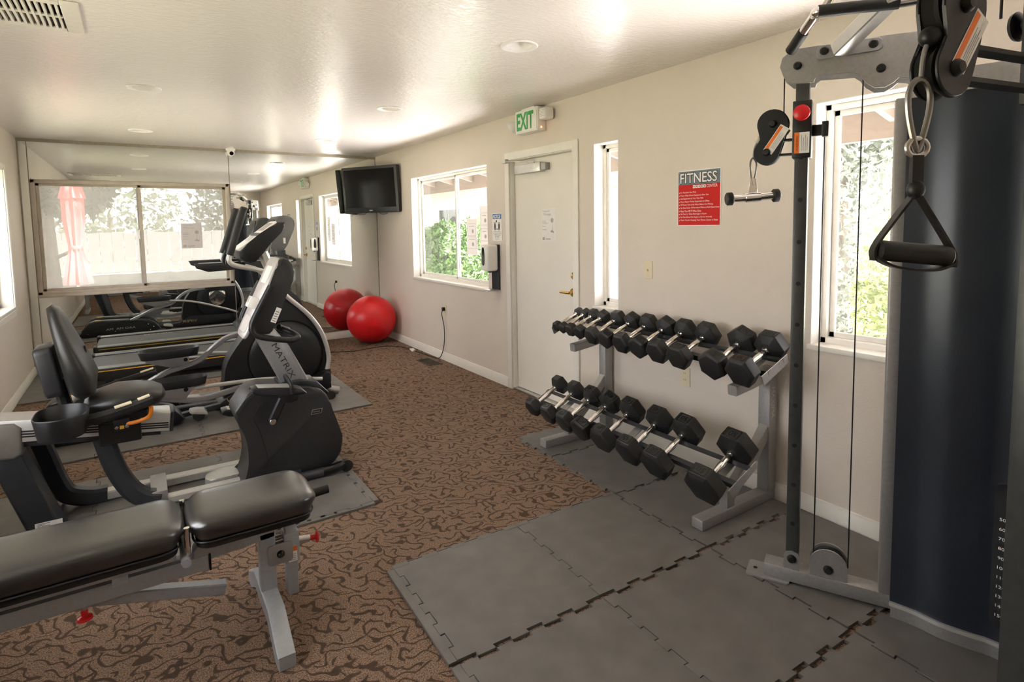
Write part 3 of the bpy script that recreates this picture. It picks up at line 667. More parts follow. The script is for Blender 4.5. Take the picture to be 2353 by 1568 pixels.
# hand sanitizer
t_ = thing('sanitizer_dispenser', 'white hand sanitizer dispenser with drip tray between window and door', 'dispenser', (XR-.05, 4.43, 1.05))
obj('back_plate', G().b2((XR-.018, 4.352, .855), (XR-.001, 4.475, 1.262), .003), 'gunmetal', t_)
bd = obj('body', G().box((XR-.075, 4.413, 1.145), (.115, .125, .235), bev=.022, seg=4), 'white', t_)
obj('viewing_window', G().prism(s2([(-.021, -.05), (-.013, .07), (.013, .07), (.021, -.05), (0, -.075)], 4), (XR-.075, 4.4755, 1.155), (1, 0, 0), (0, 0, 1), (0, 1, 0), -.002, .0012), 'black_gloss', bd)
obj('viewing_window', G().prism(s2([(-.026, -.05), (-.018, .07), (.018, .07), (.026, -.05), (0, -.078)], 4), (XR-.1322, 4.425, 1.155), (0, 1, 0), (0, 0, 1), (-1, 0, 0), -.001, .0012), 'black_gloss', bd)
obj('nozzle', G().b2((XR-.09, 4.40, 1.012), (XR-.06, 4.425, 1.03), .003), 'black', t_)
obj('drip_tray', G().b2((XR-.11, 4.352, .853), (XR-.001, 4.475, .860), .003), 'silver', t_)
# electrical
t_ = thing('light_switch', 'cream wall light switch between narrow window and red sign', 'switch', (XR, 2.566, 1.14))
obj('cover_plate', plate(XR-.0005, 2.529, 2.604, 1.083, 1.195, .005), 'cream', t_)
obj('toggle', G().box((XR-.010, 2.566, 1.137), (.018, .009, .012), rot=Matrix.Rotation(.4, 3, 'Y'), bev=.002), 'cream', t_)
for z in (1.102, 1.176): obj('screw', G().disc((XR-.0055, 2.566, z), (-1, 0, 0), .0035, .0012, 10), 'steel', t_)
def outlet(label, y, z):
    t_ = thing('wall_outlet', label, 'outlet', (XR, y, z)); obj('cover_plate', plate(XR-.0005, y-.037, y+.037, z-.057, z+.057, .005), 'cream', t_)
    for dz in (-.02, .02):
        q = obj('socket', G().prism(s2(rrect(.032, .028, .012, 3), 1), (XR-.0055, y, z+dz), (0, -1, 0), (0, 0, 1), (-1, 0, 0), 0, .001), 'cream', t_)
        for dy in (-.006, .006): obj('slot', G().b2((XR-.0069, y+dy-.001, z+dz-.002), (XR-.0064, y+dy+.001, z+dz+.007)), 'ink', q)
    return t_
outlet('cream wall outlet behind the dumbbell rack', 2.265, .515)
outlet('cream wall outlet with a black plug below the sliding window', 5.485, .54)
c_ = thing('power_cord', 'black power cord plugged in below window and trailing past the red ball', 'cord', (2.6, 5.6, 0))
obj('plug', G().b2((XR-.035, 5.468, .538), (XR-.0075, 5.502, .575), .005), 'black', c_)
obj('cable', G().tube(smooth([(XR-.03, 5.485, .55), (XR-.045, 5.475, .50), (XR-.03, 5.46, .38), (XR-.025, 5.47, .22), (XR-.03, 5.52, .08), (XR-.045, 5.60, .012), (2.607, 5.85, .006), (2.585, 6.12, .006), (2.56, 6.35, .006), (2.50, 6.50, .006), (2.40, 6.585, .006), (2.25, 6.585, .006), (2.02, 6.55, .006), (1.85, 6.62, .006), (1.65, 6.64, .02), (1.52, 6.70, .03)], 6), .0045, 8), 'black', c_)
obj('cable_tag', G().box((2.575, 6.16, .012), (.05, .07, .003), rot=Matrix.Rotation(.3, 3, 'X')), 'paper', c_)
# floor register
t_ = thing('floor_register', 'brown metal floor register in the carpet below the window', 'vent', (2.49, 5.54, 0))
obj('tray', G().b2((2.425, 5.38, .0005), (2.565, 5.695, .003)), 'pit', t_)
g = G()
for a, b in (((2.42, 5.375), (2.432, 5.70)), ((2.558, 5.375), (2.57, 5.70)), ((2.42, 5.375), (2.57, 5.39)), ((2.42, 5.685), (2.57, 5.70))): g.b2((*a, .0005), (*b, .006))
obj('frame', g, 'brown_metal', t_)
sm = None
for i in range(18):
    y = 5.402+i*.0163
    if sm is None:
        s_ = obj('slat', G().b2((2.432, -.0035, .002), (2.558, .0035, .0055)), 'brown_metal'); sm = s_.data
    else:
        s_ = bpy.data.objects.new('slat', sm); COL.objects.link(s_)
    s_.location = (0, y, 0); attach(s_, t_)
# ceiling register
t_ = thing('ceiling_register', 'cream slotted air register in the ceiling', 'vent', (-.48, 3.18, H))
obj('duct_back', G().b2((-.795, 3.0, H+.05), (-.17, 3.355, H+.055)), 'pit', t_)
g = G()
for a, b in (((-.83, 2.968), (-.775, 3.388)), ((-.20, 2.968), (-.137, 3.388)), ((-.775, 2.968), (-.20, 3.012)), ((-.775, 3.344), (-.20, 3.388)), ((-.775, 3.170), (-.20, 3.186))): g.b2((*a, H-.012), (*b, H-.001), .003, 1)
obj('frame', g, 'grille', t_)
sm = None
for row in (3.091, 3.265):
    for i in range(27):
        x = -.762+i*.0211
        if sm is None:
            s_ = obj('slat', G().b2((-.0045, -.081, -.012), (.0045, .081, .006)), 'grille'); sm = s_.data
        else:
            s_ = bpy.data.objects.new('slat', sm); COL.objects.link(s_)
        s_.location = (x, row, H); attach(s_, t_)
# recessed lights
LL = ['recessed ceiling light between the cable machine and the exit sign', 'recessed ceiling light in front of the exit sign', 'recessed ceiling light in the row by the television', 'recessed ceiling light nearest the slotted air register', 'recessed ceiling light in front of the hazy window']
for (x, y), lb in zip(LIGHTS, LL):
    t_ = thing('recessed_light', lb, 'ceiling light', (x, y, H), 'recessed ceiling lights')
    obj('trim_ring', G().lathe([(.066, 0), (.070, -.004), (.094, -.007), (.098, -.003), (.098, -.0005), (.072, -.0005)], (x, y, H), (0, 0, 1), 40), 'white', t_)
    obj('can', G().lathe([(.068, -.001), (.058, .045), (.050, .08), (.002, .084)], (x, y, H), (0, 0, 1), 32), 'white', t_)
    obj('lamp', G().lathe([(0, .045), (.028, .050), (.038, .062), (.036, .08)], (x, y, H), (0, 0, 1), 24), 'paper', t_)
# security camera
t_ = thing('security_camera', 'small white dome security camera above the mirror seam', 'camera', (.955, 7.39, H))
obj('base', G().disc((.955, 7.395, H), (0, 0, -1), .05, .022), 'white', t_)
obj('dome', G().ball((.955, 7.39, H-.045), .042), 'white', t_)
obj('lens', G().disc((.958, 7.352, H-.056), (.1, -1, -.35), .022, .006), 'black_gloss', t_)
# television
t_ = thing('television', 'black flat television on a corner wall mount above red ball', 'television', (2.42, 6.95, 1.9))
A, Bv = V3((2.615, 6.56, 0)), V3((2.195, 7.33, 0)); U = (A-Bv).normalized(); Nn = V3((-U.y, U.x, 0)); Nn = Nn if Nn.x < 0 else -Nn; Lw = (A-Bv).length
TT = math.radians(4); Wt = (ZU*math.cos(TT)+Nn*math.sin(TT)).normalized(); Nt = U.cross(Wt); Nt = Nt if Nt.x < 0 else -Nt
C0 = (A+Bv)/2+ZU*1.89
obj('casing', G().prism(rrect(Lw, .565, .02), C0, U, Wt, Nt, -.06, 0, .008, 2), 'black', t_)
obj('screen', G().prism(rrect(Lw-.075, .465, .004), C0+Wt*.015, U, Wt, Nt, -.001, .0012), 'screen', t_)
obj('back_cover', G().prism(rrect(Lw-.12, .45, .03), C0, U, Wt, Nt, -.095, -.06, .015, 2), 'black', t_)
obj('logo', G().prism(rrect(.05, .008, .002), C0-Wt*.253, U, Wt, Nt, 0, .001), 'silver', t_)
obj('wall_arm', G().bar([C0-Nt*.09, C0-Nt*.16+U*.02, V3((XR-.012, 7.0, 1.89))], .05, .06), 'black', t_)
obj('wall_plate', G().b2((XR-.012, 6.93, 1.80), (XR-.001, 7.07, 1.98), .003), 'black', t_)
g = G()
for s in (-.25, .1): g.tube(smooth([C0+U*s-Wt*.28-Nt*.03, C0+U*(s+.04)-Wt*.305-Nt*.03, C0+U*(s+.12)-Wt*.30-Nt*.03, C0+U*(s+.14)-Wt*.28-Nt*.03], 4), .0025, 6)
obj('cables', g, 'black', t_)
# exercise ball
tag(obj('exercise_ball', G().lathe([(.298*math.sin(math.pi*i/32), -.298*math.cos(math.pi*i/32)*.985) for i in range(33)], (2.368, 6.925, .2945), (0, 0, 1), 48), 'ball', ang=180), 'large shiny red exercise ball in the corner against the mirror', 'exercise ball')
# ================================================================== RECUMBENT BIKE
def sup(a, b, n=20, e=3.2):
    out = []
    for i in range(n):
        t = 2*math.pi*i/n; c, s = math.cos(t), math.sin(t)
        out.append((a*math.copysign(abs(c)**(2/e), c), b*math.copysign(abs(s)**(2/e), s)))
    return out
def loft(rows, up, e=3.2, n=24):
    """rows: (point, half width, half thickness)"""
    g = G(); return g.ring_sweep([r[0] for r in rows], [sup(r[1], r[2], n, e) for r in rows], up=up)
def bowl(out, z0, z1, th=.006, bot=.012, k=.86):
    """open tray from a 2D outline (world xy), slightly tapered to the base"""
    g = G(); cx = sum(p[0] for p in out)/len(out); cy = sum(p[1] for p in out)/len(out)
    def ring(f, d, z):
        R = []
        for x, y in out:
            v = V3((x-cx, y-cy, 0)); L = max(v.length, 1e-6); v = v*f; v = v*max(0., 1-d/L); R.append(g.bm.verts.new((cx+v.x, cy+v.y, z)))
        return R
    R = [ring(k, 0, z0), ring(1, 0, z1-.004), ring(1, .002, z1), ring(1, th-.002, z1), ring(1, th, z1-.004), ring(k, th, z0+bot)]
    for a, b in zip(R, R[1:]):
        for i in range(len(out)): j = (i+1) % len(out); g.bm.faces.new((a[i], a[j], b[j], b[i]))
    g.bm.faces.new(R[0]); g.bm.faces.new(R[-1]); return g
bk = thing('recumbent_bike', 'black and silver recumbent exercise bike with orange seat lever', 'exercise bike', (.2, 3.46, 0))
cw = [(.479, .566), (.430, .520), (.388, .458), (.384, .426), (.412, .359), (.430, .300), (.437, .235), (.437, .175), (.425, .115), (.408, .065), (.415, .038), (.60, .035), (.821, .033), (.886, .07), (.930, .13), (.945, .183), (.932, .246), (.909, .324), (.888, .388), (.873, .448), (.835, .505), (.76, .535), (.60, .555)]
cowl = obj('cowl', G().xz(s2(cw, 2), 3.335, 3.595, .022, 3), 'dark', bk)
obj('cowl_cap', G().xz([(.62, .548), (.715, .552), (.80, .528), (.862, .468), (.878, .462), (.885, .475), (.82, .552), (.73, .574), (.62, .568)], 3.375, 3.555, .008, 2), 'dark2', cowl)
obj('cowl_edge', G().bar([(.50, 3.345, .565), (.44, 3.345, .52), (.395, 3.345, .46)], .03, .016, up=(1, 0, 1)), 'gunmetal', cowl)
obj('emblem', G().prism([(-.032, -.014), (.026, -.014), (.034, .014), (-.024, .014)], (.80, 3.3345, .388), (1, 0, 0), (0, 0, 1), (0, -1, 0), 0, .0012), 'chrome', cowl)
obj('emblem_field', G().prism([(-.027, -.010), (.023, -.010), (.029, .010), (-.021, .010)], (.80, 3.333, .388), (1, 0, 0), (0, 0, 1), (0, -1, 0), 0, .0006), 'black_gloss', cowl)
text('MATRIX', (.781, 3.3318, .385), (1, 0, 0), (0, 0, 1), .038, .006, 'silver_light', cowl)
obj('panel_seam', G().tube(smooth([(.53, 3.3345, .50), (.475, 3.3345, .42), (.50, 3.3345, .33), (.53, 3.3345, .20), (.535, 3.3345, .12)], 4), .0014, 5), 'black', cowl)
obj('panel_seam', G().tube(smooth([(.46, 3.3345, .12), (.60, 3.3345, .118), (.70, 3.3345, .105), (.76, 3.3345, .06)], 4), .0014, 5), 'black', cowl)
for y in (3.30, 3.63):
    ft = obj('front_foot', G().tube([(.52, y, .042), (.82, y, .042)], .026, 14), 'gunmetal', bk)
    obj('end_cap', G().tube(smooth([(.81, y, .042), (.88, y, .045), (.935, y, .055)], 3), [.029]*6+[.026], 14), 'black_gloss', ft)
    obj('wheel', G().cyl((.945, y-.018, .048), (.945, y+.018, .048), .034, 20), 'rubber', ft)
obj('front_crossbar', G().b2((.60, 3.32, .03), (.70, 3.61, .075), .008), 'gunmetal', bk)
# base
obj('base_beam', G().bar([(-.30, 3.70, .042), (.50, 3.70, .036)], .07, .046, c=.006), 'silver_light', bk)
obj('base_beam', G().bar([(.05, 3.455, .036), (.46, 3.455, .036)], .055, .040, c=.006), 'silver_light', bk)
obj('cross_block', G().b2((-.01, 3.42, .013), (.064, 3.68, .098), .006), 'silver', bk)
obj('side_leg', G().bar(smooth([(-.475, 3.66, .47), (-.44, 3.685, .32), (-.40, 3.70, .16), (-.36, 3.70, .085), (-.27, 3.70, .048), (-.20, 3.70, .042)], 5), .075, .085, up=(1, 0, 0), c=.015), 'gunmetal', bk)
obj('front_leg', G().bar(smooth([(-.195, 3.455, .46), (-.155, 3.455, .28), (-.10, 3.455, .145), (-.04, 3.455, .075), (.03, 3.455, .05)], 5), .085, .085, up=(1, 0, 0), c=.018), 'gunmetal', bk)
rl = obj('rear_leg', G().xz([(-.50, .50), (-.487, .42), (-.352, .013), (-.478, .013), (-.60, .42), (-.61, .50)], 3.385, 3.535, .014, 3), 'gunmetal', bk)
obj('rear_foot', G().b2((-.485, 3.16, .012), (-.375, 3.76, .045), .012, 3), 'gunmetal', bk)
st = obj('sticker', G().prism([(-.050, -.016), (.050, -.016), (.050, .016), (-.050, .016)], (-.410, 3.3845, .075), (1, 0, 0), (0, 0, 1), (0, -1, 0), 0, .0008), 'paper', rl)
for k in range(4): obj('print_line', G().b2((-.452, 3.3834, .066+k*.006), (-.425+.02*(k % 2), 3.3837, .068+k*.006)), 'ink', st)
obj('step_plate', G().prism(s2([(.25, 3.52), (.34, 3.50), (.43, 3.52), (.45, 3.60), (.36, 3.66), (.26, 3.62)], 4), (0, 0, .013), (1, 0, 0), (0, 1, 0), (0, 0, 1), 0, .05, .006), 'silver_light', bk)
# rail
sr = obj('seat_rail', G().xz([(-.615, .605), (.098, .506), (.088, .415), (-.615, .500)], 3.385, 3.545, .005, 2), 'silver_light', bk)
for f in (.22, .34, .46): obj('groove', G().bar([(-.60, 3.3835, .50+.105*f+.002), (.085, 3.3835, .415+.093*f)], .004, .006), 'black', sr)
obj('rail_end_cap', G().xz([(.098, .510), (.112, .508), (.102, .410), (.088, .412)], 3.382, 3.548, .003, 2), 'dark', sr)
obj('rear_cover', G().xz([(-.80, .612), (-.50, .577), (-.475, .55), (-.478, .43), (-.51, .41), (-.80, .44)], 3.375, 3.555, .016, 3), 'taupe', bk)
obj('under_rail', G().xz([(-.50, .488), (.05, .418), (.05, .395), (-.50, .455)], 3.41, 3.52, .004), 'dark', bk)
# seat
rows = [((-.250, 3.46, .585), .05, .020), ((-.238, 3.46, .588), .13, .036), ((-.20, 3.46, .600), .168, .044), ((-.12, 3.46, .615), .185, .050), ((-.04, 3.46, .612), .172, .052), ((.02, 3.46, .605), .145, .050), ((.055, 3.46, .595), .115, .040), ((.070, 3.46, .585), .06, .022)]
obj('seat_pad', loft(rows, (0, 0, 1), 3.0), 'seat_vinyl', bk)
obj('seat_base', G().b2((-.22, 3.34, .515), (.01, 3.58, .560), .012, 3), 'black', bk)
obj('seat_carriage', G().b2((-.20, 3.365, .40), (-.03, 3.565, .53), .01, 2), 'black', bk)
bp = [(.655, .11, .030), (.675, .15, .050), (.74, .178, .060), (.82, .186, .053), (.90, .178, .043), (.97, .156, .036), (1.03, .122, .030), (1.065, .085, .024), (1.085, .045, .013)]
sb = obj('seat_back', loft([((-.367+(1.083-z)*.1675+h, 3.46, z), w, h) for z, w, h in bp], (1, 0, 0), 3.0), 'seat_vinyl', bk)
obj('back_groove', G().prism(s2([(-.035, -.09), (.035, -.09), (.04, .0), (.022, .09), (-.022, .09), (-.04, 0)], 4), (-.219, 3.46, .785), (0, 1, 0), (-.155, 0, .988), (.988, 0, .155), -.003, .0025), 'black_gloss', sb)
obj('back_plate', G().prism(rrect(.20, .24, .03), (-.372, 3.46, .785), (0, 1, 0), (-.155, 0, .988), (.988, 0, .155), -.03, .04, .012, 3), 'dark', sb)
obj('seat_post', G().bar([(-.345, 3.46, .735), (-.318, 3.46, .60), (-.30, 3.46, .53)], .075, .05, c=.015), 'dark2', bk)
# arm rests
tr = obj('cup_tray', bowl(s2([(-.41, 3.18), (-.395, 3.08), (-.31, 3.045), (-.235, 3.09), (-.215, 3.19), (-.24, 3.29), (-.32, 3.325), (-.395, 3.28)], 4), .548, .645, .008, .018, .86), 'black', bk)
obj('tray_arm', G().bar(smooth([(-.30, 3.32, .545), (-.27, 3.40, .53), (-.22, 3.44, .52)], 3), .05, .05, c=.01), 'black', bk)
na = obj('arm_rest', G().bar(smooth([(-.255, 3.20, .582), (-.19, 3.20, .588), (-.12, 3.205, .598), (-.03, 3.215, .618), (.025, 3.22, .632)], 4), .050, .048, c=.014), 'black', bk)
obj('pulse_sensor', G().bar([(-.125, 3.202, .6235), (-.06, 3.209, .6365)], .032, .006), 'cream', na)
obj('pulse_sensor', G().bar([(-.035, 3.214, .6425), (.012, 3.219, .6545)], .030, .006), 'cream', na)
obj('seat_lever', G().tube(smooth([(.012, 3.235, .612), (.015, 3.24, .575), (.006, 3.25, .545), (-.025, 3.26, .528), (-.077, 3.28, .518), (-.115, 3.30, .530)], 4), .0095, 10), 'orange', bk, label='orange seat adjustment lever')
obj('lever_pivot', G().b2((-.14, 3.275, .49), (-.075, 3.37, .545), .008), 'black', bk)
for x in (-.125, -.085): obj('bolt', G().disc((x, 3.274, .507), (0, -1, 0), .008, .004, 12), 'chrome', bk)
obj('yellow_sticker', G().b2((-.113, 3.2735, .498), (-.096, 3.2745, .514)), 'yellow', bk)
obj('arm_bracket', G().tube(smooth([(-.31, 3.50, .57), (-.318, 3.60, .583), (-.295, 3.69, .588), (-.25, 3.71, .596)], 4), .017, 10), 'silver_light', bk)
fa = obj('arm_rest', G().tube(smooth([(-.26, 3.71, .594), (-.133, 3.71, .621), (.0, 3.71, .652), (.052, 3.71, .664)], 4), [.017]*4+[.020]*8+[.022], 12), 'black', bk)
obj('pulse_sensor', G().bar([(-.02, 3.708, .668), (.04, 3.708, .682)], .028, .005), 'cream', fa)
# console and mast
ms = obj('mast', G().xz([(.665, .50), (.536, .795), (.50, .872), (.615, .872), (.684, .771), (.82, .48)], 3.405, 3.515, .014, 3), 'silver', bk)
text('MATRIX', (.590, 3.4035, .785), (.42, 0, -.908), (.908, 0, .42), .225, .031, 'ink', ms)
cn = obj('console', G().xz(s2([(.639, 1.262), (.685, 1.262), (.718, 1.195), (.683, 1.10), (.652, 1.033), (.602, .908), (.574, .863), (.517, .872), (.478, .905), (.506, .985), (.587, 1.138)], 2), 3.325, 3.595, .016, 3), 'dark', bk)
D = V3((.161, 0, .351)).normalized(); Nf = V3((-D.z, 0, D.x)); cc = V3((.553, 3.46, 1.055))
fc = obj('console_face', G().prism(rrect(.262, .47, .05), cc+Nf*.004, (0, 1, 0), D, Nf, -.006, .010, .004), 'face_grey', cn)
obj('display', G().prism(rrect(.14, .10, .01), cc+D*.13+Nf*.0142, (0, 1, 0), D, Nf, 0, .001), 'white', fc)
obj('keypad', G().prism(rrect(.17, .09, .02), cc-D*.16+Nf*.0142, (0, 1, 0), D, Nf, 0, .001), 'silver_light', fc)
pc = obj('phone_holder', G().prism([(-.035, -.03), (.035, -.03), (.035, .03), (.02, .03), (.02, -.012), (-.02, -.012), (-.02, .03), (-.035, .03)], cc-D*.04+Nf*.03+V3((0, -.03, 0)), (0, 1, 0), D, Nf, -.02, .022, .004), 'white', cn)
for s, y in ((1, 3.295), (-1, 3.625)):
    pts = [(.585, y, 1.128), (.51, y, .99), (.482, y, .925), (.490, y, .882), (.533, y, .855), (.654, y, .825), (.688, y, .823), (.715, y+s*.03, .83), (.70, y+s*.09, .845), (.65, y+s*.13, .87)]
    obj('handlebar', G().tube(smooth(pts, 5), .0165, 10), 'black', bk)
# label on console side
lb_ = obj('sticker', G().prism([(-.010, -.042), (.018, -.042), (.018, .042), (-.010, .042)], (.605, 3.3245, .965), (.908, 0, -.42), D, (0, -1, 0), 0, .001), 'paper', cn)
for k in range(5): obj('print_line', G().prism([(-.006, -.034+k*.013), (.013, -.034+k*.013), (.013, -.031+k*.013), (-.006, -.031+k*.013)], (.605, 3.3233, .965), (.908, 0, -.42), D, (0, -1, 0), 0, .0003), 'ink', lb_)
# cranks and pedals
for s, y, px_, pz in ((1, 3.30, .60, .545), (-1, 3.63, .51, .31)):
    cr_ = obj('crank', G().bar([(.555, y-s*.02, .396), (px_+.01, y-s*.035, pz-.03)], .045, .024, up=(0, 1, 0), c=.008), 'dark2', bk)
    obj('crank_bolt', G().disc((.555, y-s*.032, .396), (0, -s, 0), .016, .005, 16), 'chrome', cr_)
    yp = y-s*.10; dz = pz+.025
    pd = obj('pedal', G().xz(s2([(px_-.15, dz+.035), (px_-.13, dz+.05), (px_+.04, dz+.025), (px_+.10, dz), (px_+.09, dz-.022), (px_-.12, dz+.008)], 2), yp-.05, yp+.05, .008, 2), 'dark2', bk)
    obj('pedal_plate', G().xz([(px_-.125, dz+.052), (px_+.03, dz+.031), (px_+.03, dz+.026), (px_-.125, dz+.046)], yp-.04, yp+.04), 'silver_light', pd)
    obj('pedal_strap', G().tube(smooth([(px_+.035, yp-s*.052, dz-.005), (px_+.03, yp-s*.055, dz+.05), (px_+.015, yp, dz+.085), (px_+.03, yp+s*.055, dz+.05), (px_+.035, yp+s*.052, dz-.005)], 4), .010, 8), 'rubber', pd)
    obj('pedal_weight', G().xz(s2([(px_-.02, dz), (px_+.06, dz-.005), (px_+.07, dz-.05), (px_, dz-.055)], 2), yp-.035, yp+.035, .006), 'black', pd)
# ================================================================== ELLIPTICAL
el = thing('elliptical_trainer', 'black elliptical trainer with silver arms and foot trays', 'elliptical', (.4, 5.08, 0))
hz = [(.50, .10), (.511, .247), (.522, .335), (.545, .402), (.58, .462), (.644, .55), (.74, .665), (.86, .80), (.94, .905), (1.0, .935), (1.05, .915), (1.10, .835), (1.16, .715), (1.235, .60), (1.285, .46), (1.305, .339), (1.285, .217), (1.22, .10), (1.0, .05), (.70, .05)]
hs_ = obj('housing', G().xz(s2(hz, 2), 4.975, 5.185, .025, 3), 'black', el)
for y, s in ((4.975, -1), (5.185, 1)):
    dk = obj('disc_cover', G().lathe([(0, .022), (.20, .020), (.268, .012), (.285, 0), (.285, -.01)], (.975, y, .385), (0, s, 0), 48), 'dark2', hs_)
    obj('disc_ring', G().lathe([(.287, 0), (.287, .006), (.294, .006), (.294, 0)], (.975, y, .385), (0, s, 0), 48), 'black_gloss', hs_)
sh = G().prism(s2([(-.11, .07), (-.06, .105), (.06, .105), (.11, .07), (.085, -.06), (0, -.115), (-.085, -.06)], 4), (.965, 5.208, .41), (1, 0, 0), (0, 0, 1), (0, 1, 0), -.01, .012, .005)
bd_ = obj('badge', sh, 'chrome', hs_)
for k in range(3):
    a = math.pi/2+k*2*math.pi/3
    obj('badge_cutout', G().prism([(.02*math.cos(a), .02*math.sin(a)), (.062*math.cos(a-.45), .062*math.sin(a-.45)), (.062*math.cos(a+.45), .062*math.sin(a+.45))], (.965, 5.2205, .41), (1, 0, 0), (0, 0, 1), (0, 1, 0), 0, .0015), 'gunmetal', bd_)
sk = obj('skirt', G().xz([(.44, .03), (.47, .09), (.60, .165), (1.15, .165), (1.24, .10), (1.26, .03)], 4.945, 5.215, .012, 2), 'black', el)
text('VIPER', (.505, 4.9435, .083), (1, 0, .12), (0, 0, 1), .19, .034, 'gold', sk, shear=.25)
text('VIPER', (.69, 5.2165, .083), (-1, 0, .0), (0, 0, 1), .19, .034, 'gold', sk, shear=.25)
obj('base_beam', G().bar([(-.62, 5.08, .05), (1.25, 5.08, .05)], .08, .06, c=.008), 'gunmetal', el)
obj('front_foot', G().tube([(1.27, 4.80, .045), (1.27, 5.36, .045)], .033, 14), 'gunmetal', el)
for y, s in ((4.79, -1), (5.37, 1)): obj('foot_cap', G().disc((1.27, y-s*.02, .045), (0, s, 0), .037, .03), 'black', el)
obj('front_shroud', G().xz([(1.14, .17), (1.25, .225), (1.29, .22), (1.30, .09), (1.20, .06)], 4.86, 5.30, .012, 2), 'black', el)
obj('transport_bar', G().tube([(1.20, 4.90, .10), (1.36, 4.90, .045)], [.03, .034], 12), 'silver', el)
obj('mast', G().bar([(1.0, 5.08, .88), (.90, 5.08, 1.10), (.85, 5.08, 1.24)], .09, .075, up=(1, 0, 0), c=.02), 'silver_light', el)
ec = obj('console', G().xz(s2([(.655, 1.245), (.70, 1.178), (.77, 1.172), (.885, 1.315), (.935, 1.365), (1.0, 1.44), (.985, 1.475), (.955, 1.482), (.80, 1.388)], 2), 4.91, 5.25, .02, 3), 'black', el)
D = V3((.296, 0, .222)).normalized(); Nf = V3((-D.z, 0, D.x)); cc = V3((.808, 5.08, 1.375))
ef = obj('console_face', G().prism(rrect(.31, .36, .06), cc+Nf*.002, (0, 1, 0), D, Nf, -.01, .012, .004), 'white', ec)
obj('display', G().prism(rrect(.22, .10, .01), cc+D*.10+Nf*.0142, (0, 1, 0), D, Nf, 0, .001), 'ink_grey', ef)
obj('keypad', G().prism(rrect(.20, .06, .02), cc-D*.05+Nf*.0142, (0, 1, 0), D, Nf, 0, .001), 'silver_light', ef)
for s, y in ((1, 4.885), (-1, 5.30)):
    sw = obj('swing_arm', G().tube(smooth([(.588, y, 1.25), (.580, y, 1.20), (.60, y, 1.165), (.66, y, 1.143), (.78, y, 1.112), (.86, y+s*.02, 1.07), (.93, y+s*.045, .96), (1.0, y+s*.06, .873), (1.159, y+s*.065, .71), (1.262, y+s*.065, .537), (1.306, y+s*.065, .339), (1.280, y+s*.06, .20)], 5), .0185, 12), 'silver_light', el)
    obj('hand_grip', G().tube(smooth([(.585, y, 1.235), (.63, y, 1.37), (.685, y, 1.54), (.705, y, 1.60)], 4), [.026]*11+[.028, .020], 12), 'rubber', sw)
    obj('arm_bracket', G().b2((1.235, y+s*.06-.028, .12), (1.315, y+s*.06+.028, .235), .012), 'black', sw)
obj('fixed_handle', G().tube(smooth([(.70, 4.97, 1.16), (.60, 4.97, 1.15), (.575, 4.97, 1.19), (.60, 4.97, 1.26)], 4), .014, 10), 'rubber', el)
obj('fixed_handle', G().tube(smooth([(.70, 5.19, 1.16), (.60, 5.19, 1.15), (.575, 5.19, 1.19), (.60, 5.19, 1.26)], 4), .014, 10), 'rubber', el)
def pedal_arm(y, path, rod, tray, br, s):
    a = obj('pedal_arm', G().bar(smooth([(x, y, z) for x, z in path], 5), .042, .040, up=(0, 0, 1), c=.008), 'silver', el)
    obj('crank_rod', G().tube(smooth([(x, y-s*.03, z) for x, z in rod], 5), .015, 10), 'silver_light', el)
    x0, x1, z0, z1 = tray; out = s2([(x0, y-.02), (x0+.03, y-.075), (x0+.15, y-.092), (x1-.08, y-.085), (x1, y-.05), (x1+.01, y), (x1, y+.05), (x1-.08, y+.085), (x0+.15, y+.092), (x0+.03, y+.075)], 3)
    t_ = obj('foot_tray', bowl(out, z0, z1, .006, .012, .92), 'black', el)
    b_ = obj('tray_bracket', G().xz(br, y-.045, y+.045, .004), 'silver', a)
    obj('bracket_hole', G().disc((br[2][0]-.02, y-.046, (br[0][1]+br[2][1])/2+.0), (0, -1, 0), .015, .003), 'pit', b_)
pedal_arm(5.28, [(-.12, .19), (.0, .245), (.14, .315), (.25, .345), (.377, .385), (.50, .49), (.60, .545), (.80, .575)], [(.223, .44), (.621, .395), (1.021, .262), (1.22, .18)], (-.04, .365, .435, .500), [(.008, .450), (.30, .430), (.294, .364), (.173, .355), (.008, .415)], -1)
pedal_arm(4.88, [(-.10, .21), (.05, .215), (.166, .190), (.271, .168), (.38, .165), (.50, .185), (.62, .205), (.80, .21)], [(.26, .262), (.46, .260), (.692, .255), (.903, .235), (1.22, .18)], (.03, .375, .285, .345), [(.087, .290), (.33, .287), (.263, .235), (.239, .190), (.087, .225)], 1)
for y, s in ((4.88, -1), (5.28, 1)):
    rh = obj('rear_housing', G().xz(s2([(-.652, .016), (-.645, .09), (-.60, .185), (-.53, .222), (-.30, .208), (-.07, .198), (.10, .175), (.19, .10), (.15, .016)], 2), y-.085, y+.085, .014, 3), 'dark2', el)
    obj('track_rail', G().bar([(-.50, y, .228), (-.14, y, .212)], .03, .010), 'silver_light', rh)
    obj('logo_patch', G().b2((-.52, y-.05, .2235), (-.45, y+.05, .2275)), 'yellow', rh)
    for x, z in ((-.60, .06), (-.30, .07), (.08, .13), (.14, .09), (.10, .05)): obj('screw', G().disc((x, y+s*.0855, z), (0, s, 0), .006, .003, 10), 'chrome', rh)
    ln = obj('link_bar', G().bar([(.15, y, .06), (.50, y+(5.08-y)*.5, .07)], .05, .03), 'gunmetal', el)
    obj('roller_wheel', G().cyl((.315, y-.045, .052), (.315, y+.045, .052), .040, 20), 'rubber', el)
    obj('roller_cover', G().xz(s2([(.265, .095), (.355, .09), (.375, .05), (.34, .065), (.27, .07)], 2), y-.055, y+.055, .006), 'silver_light', el)
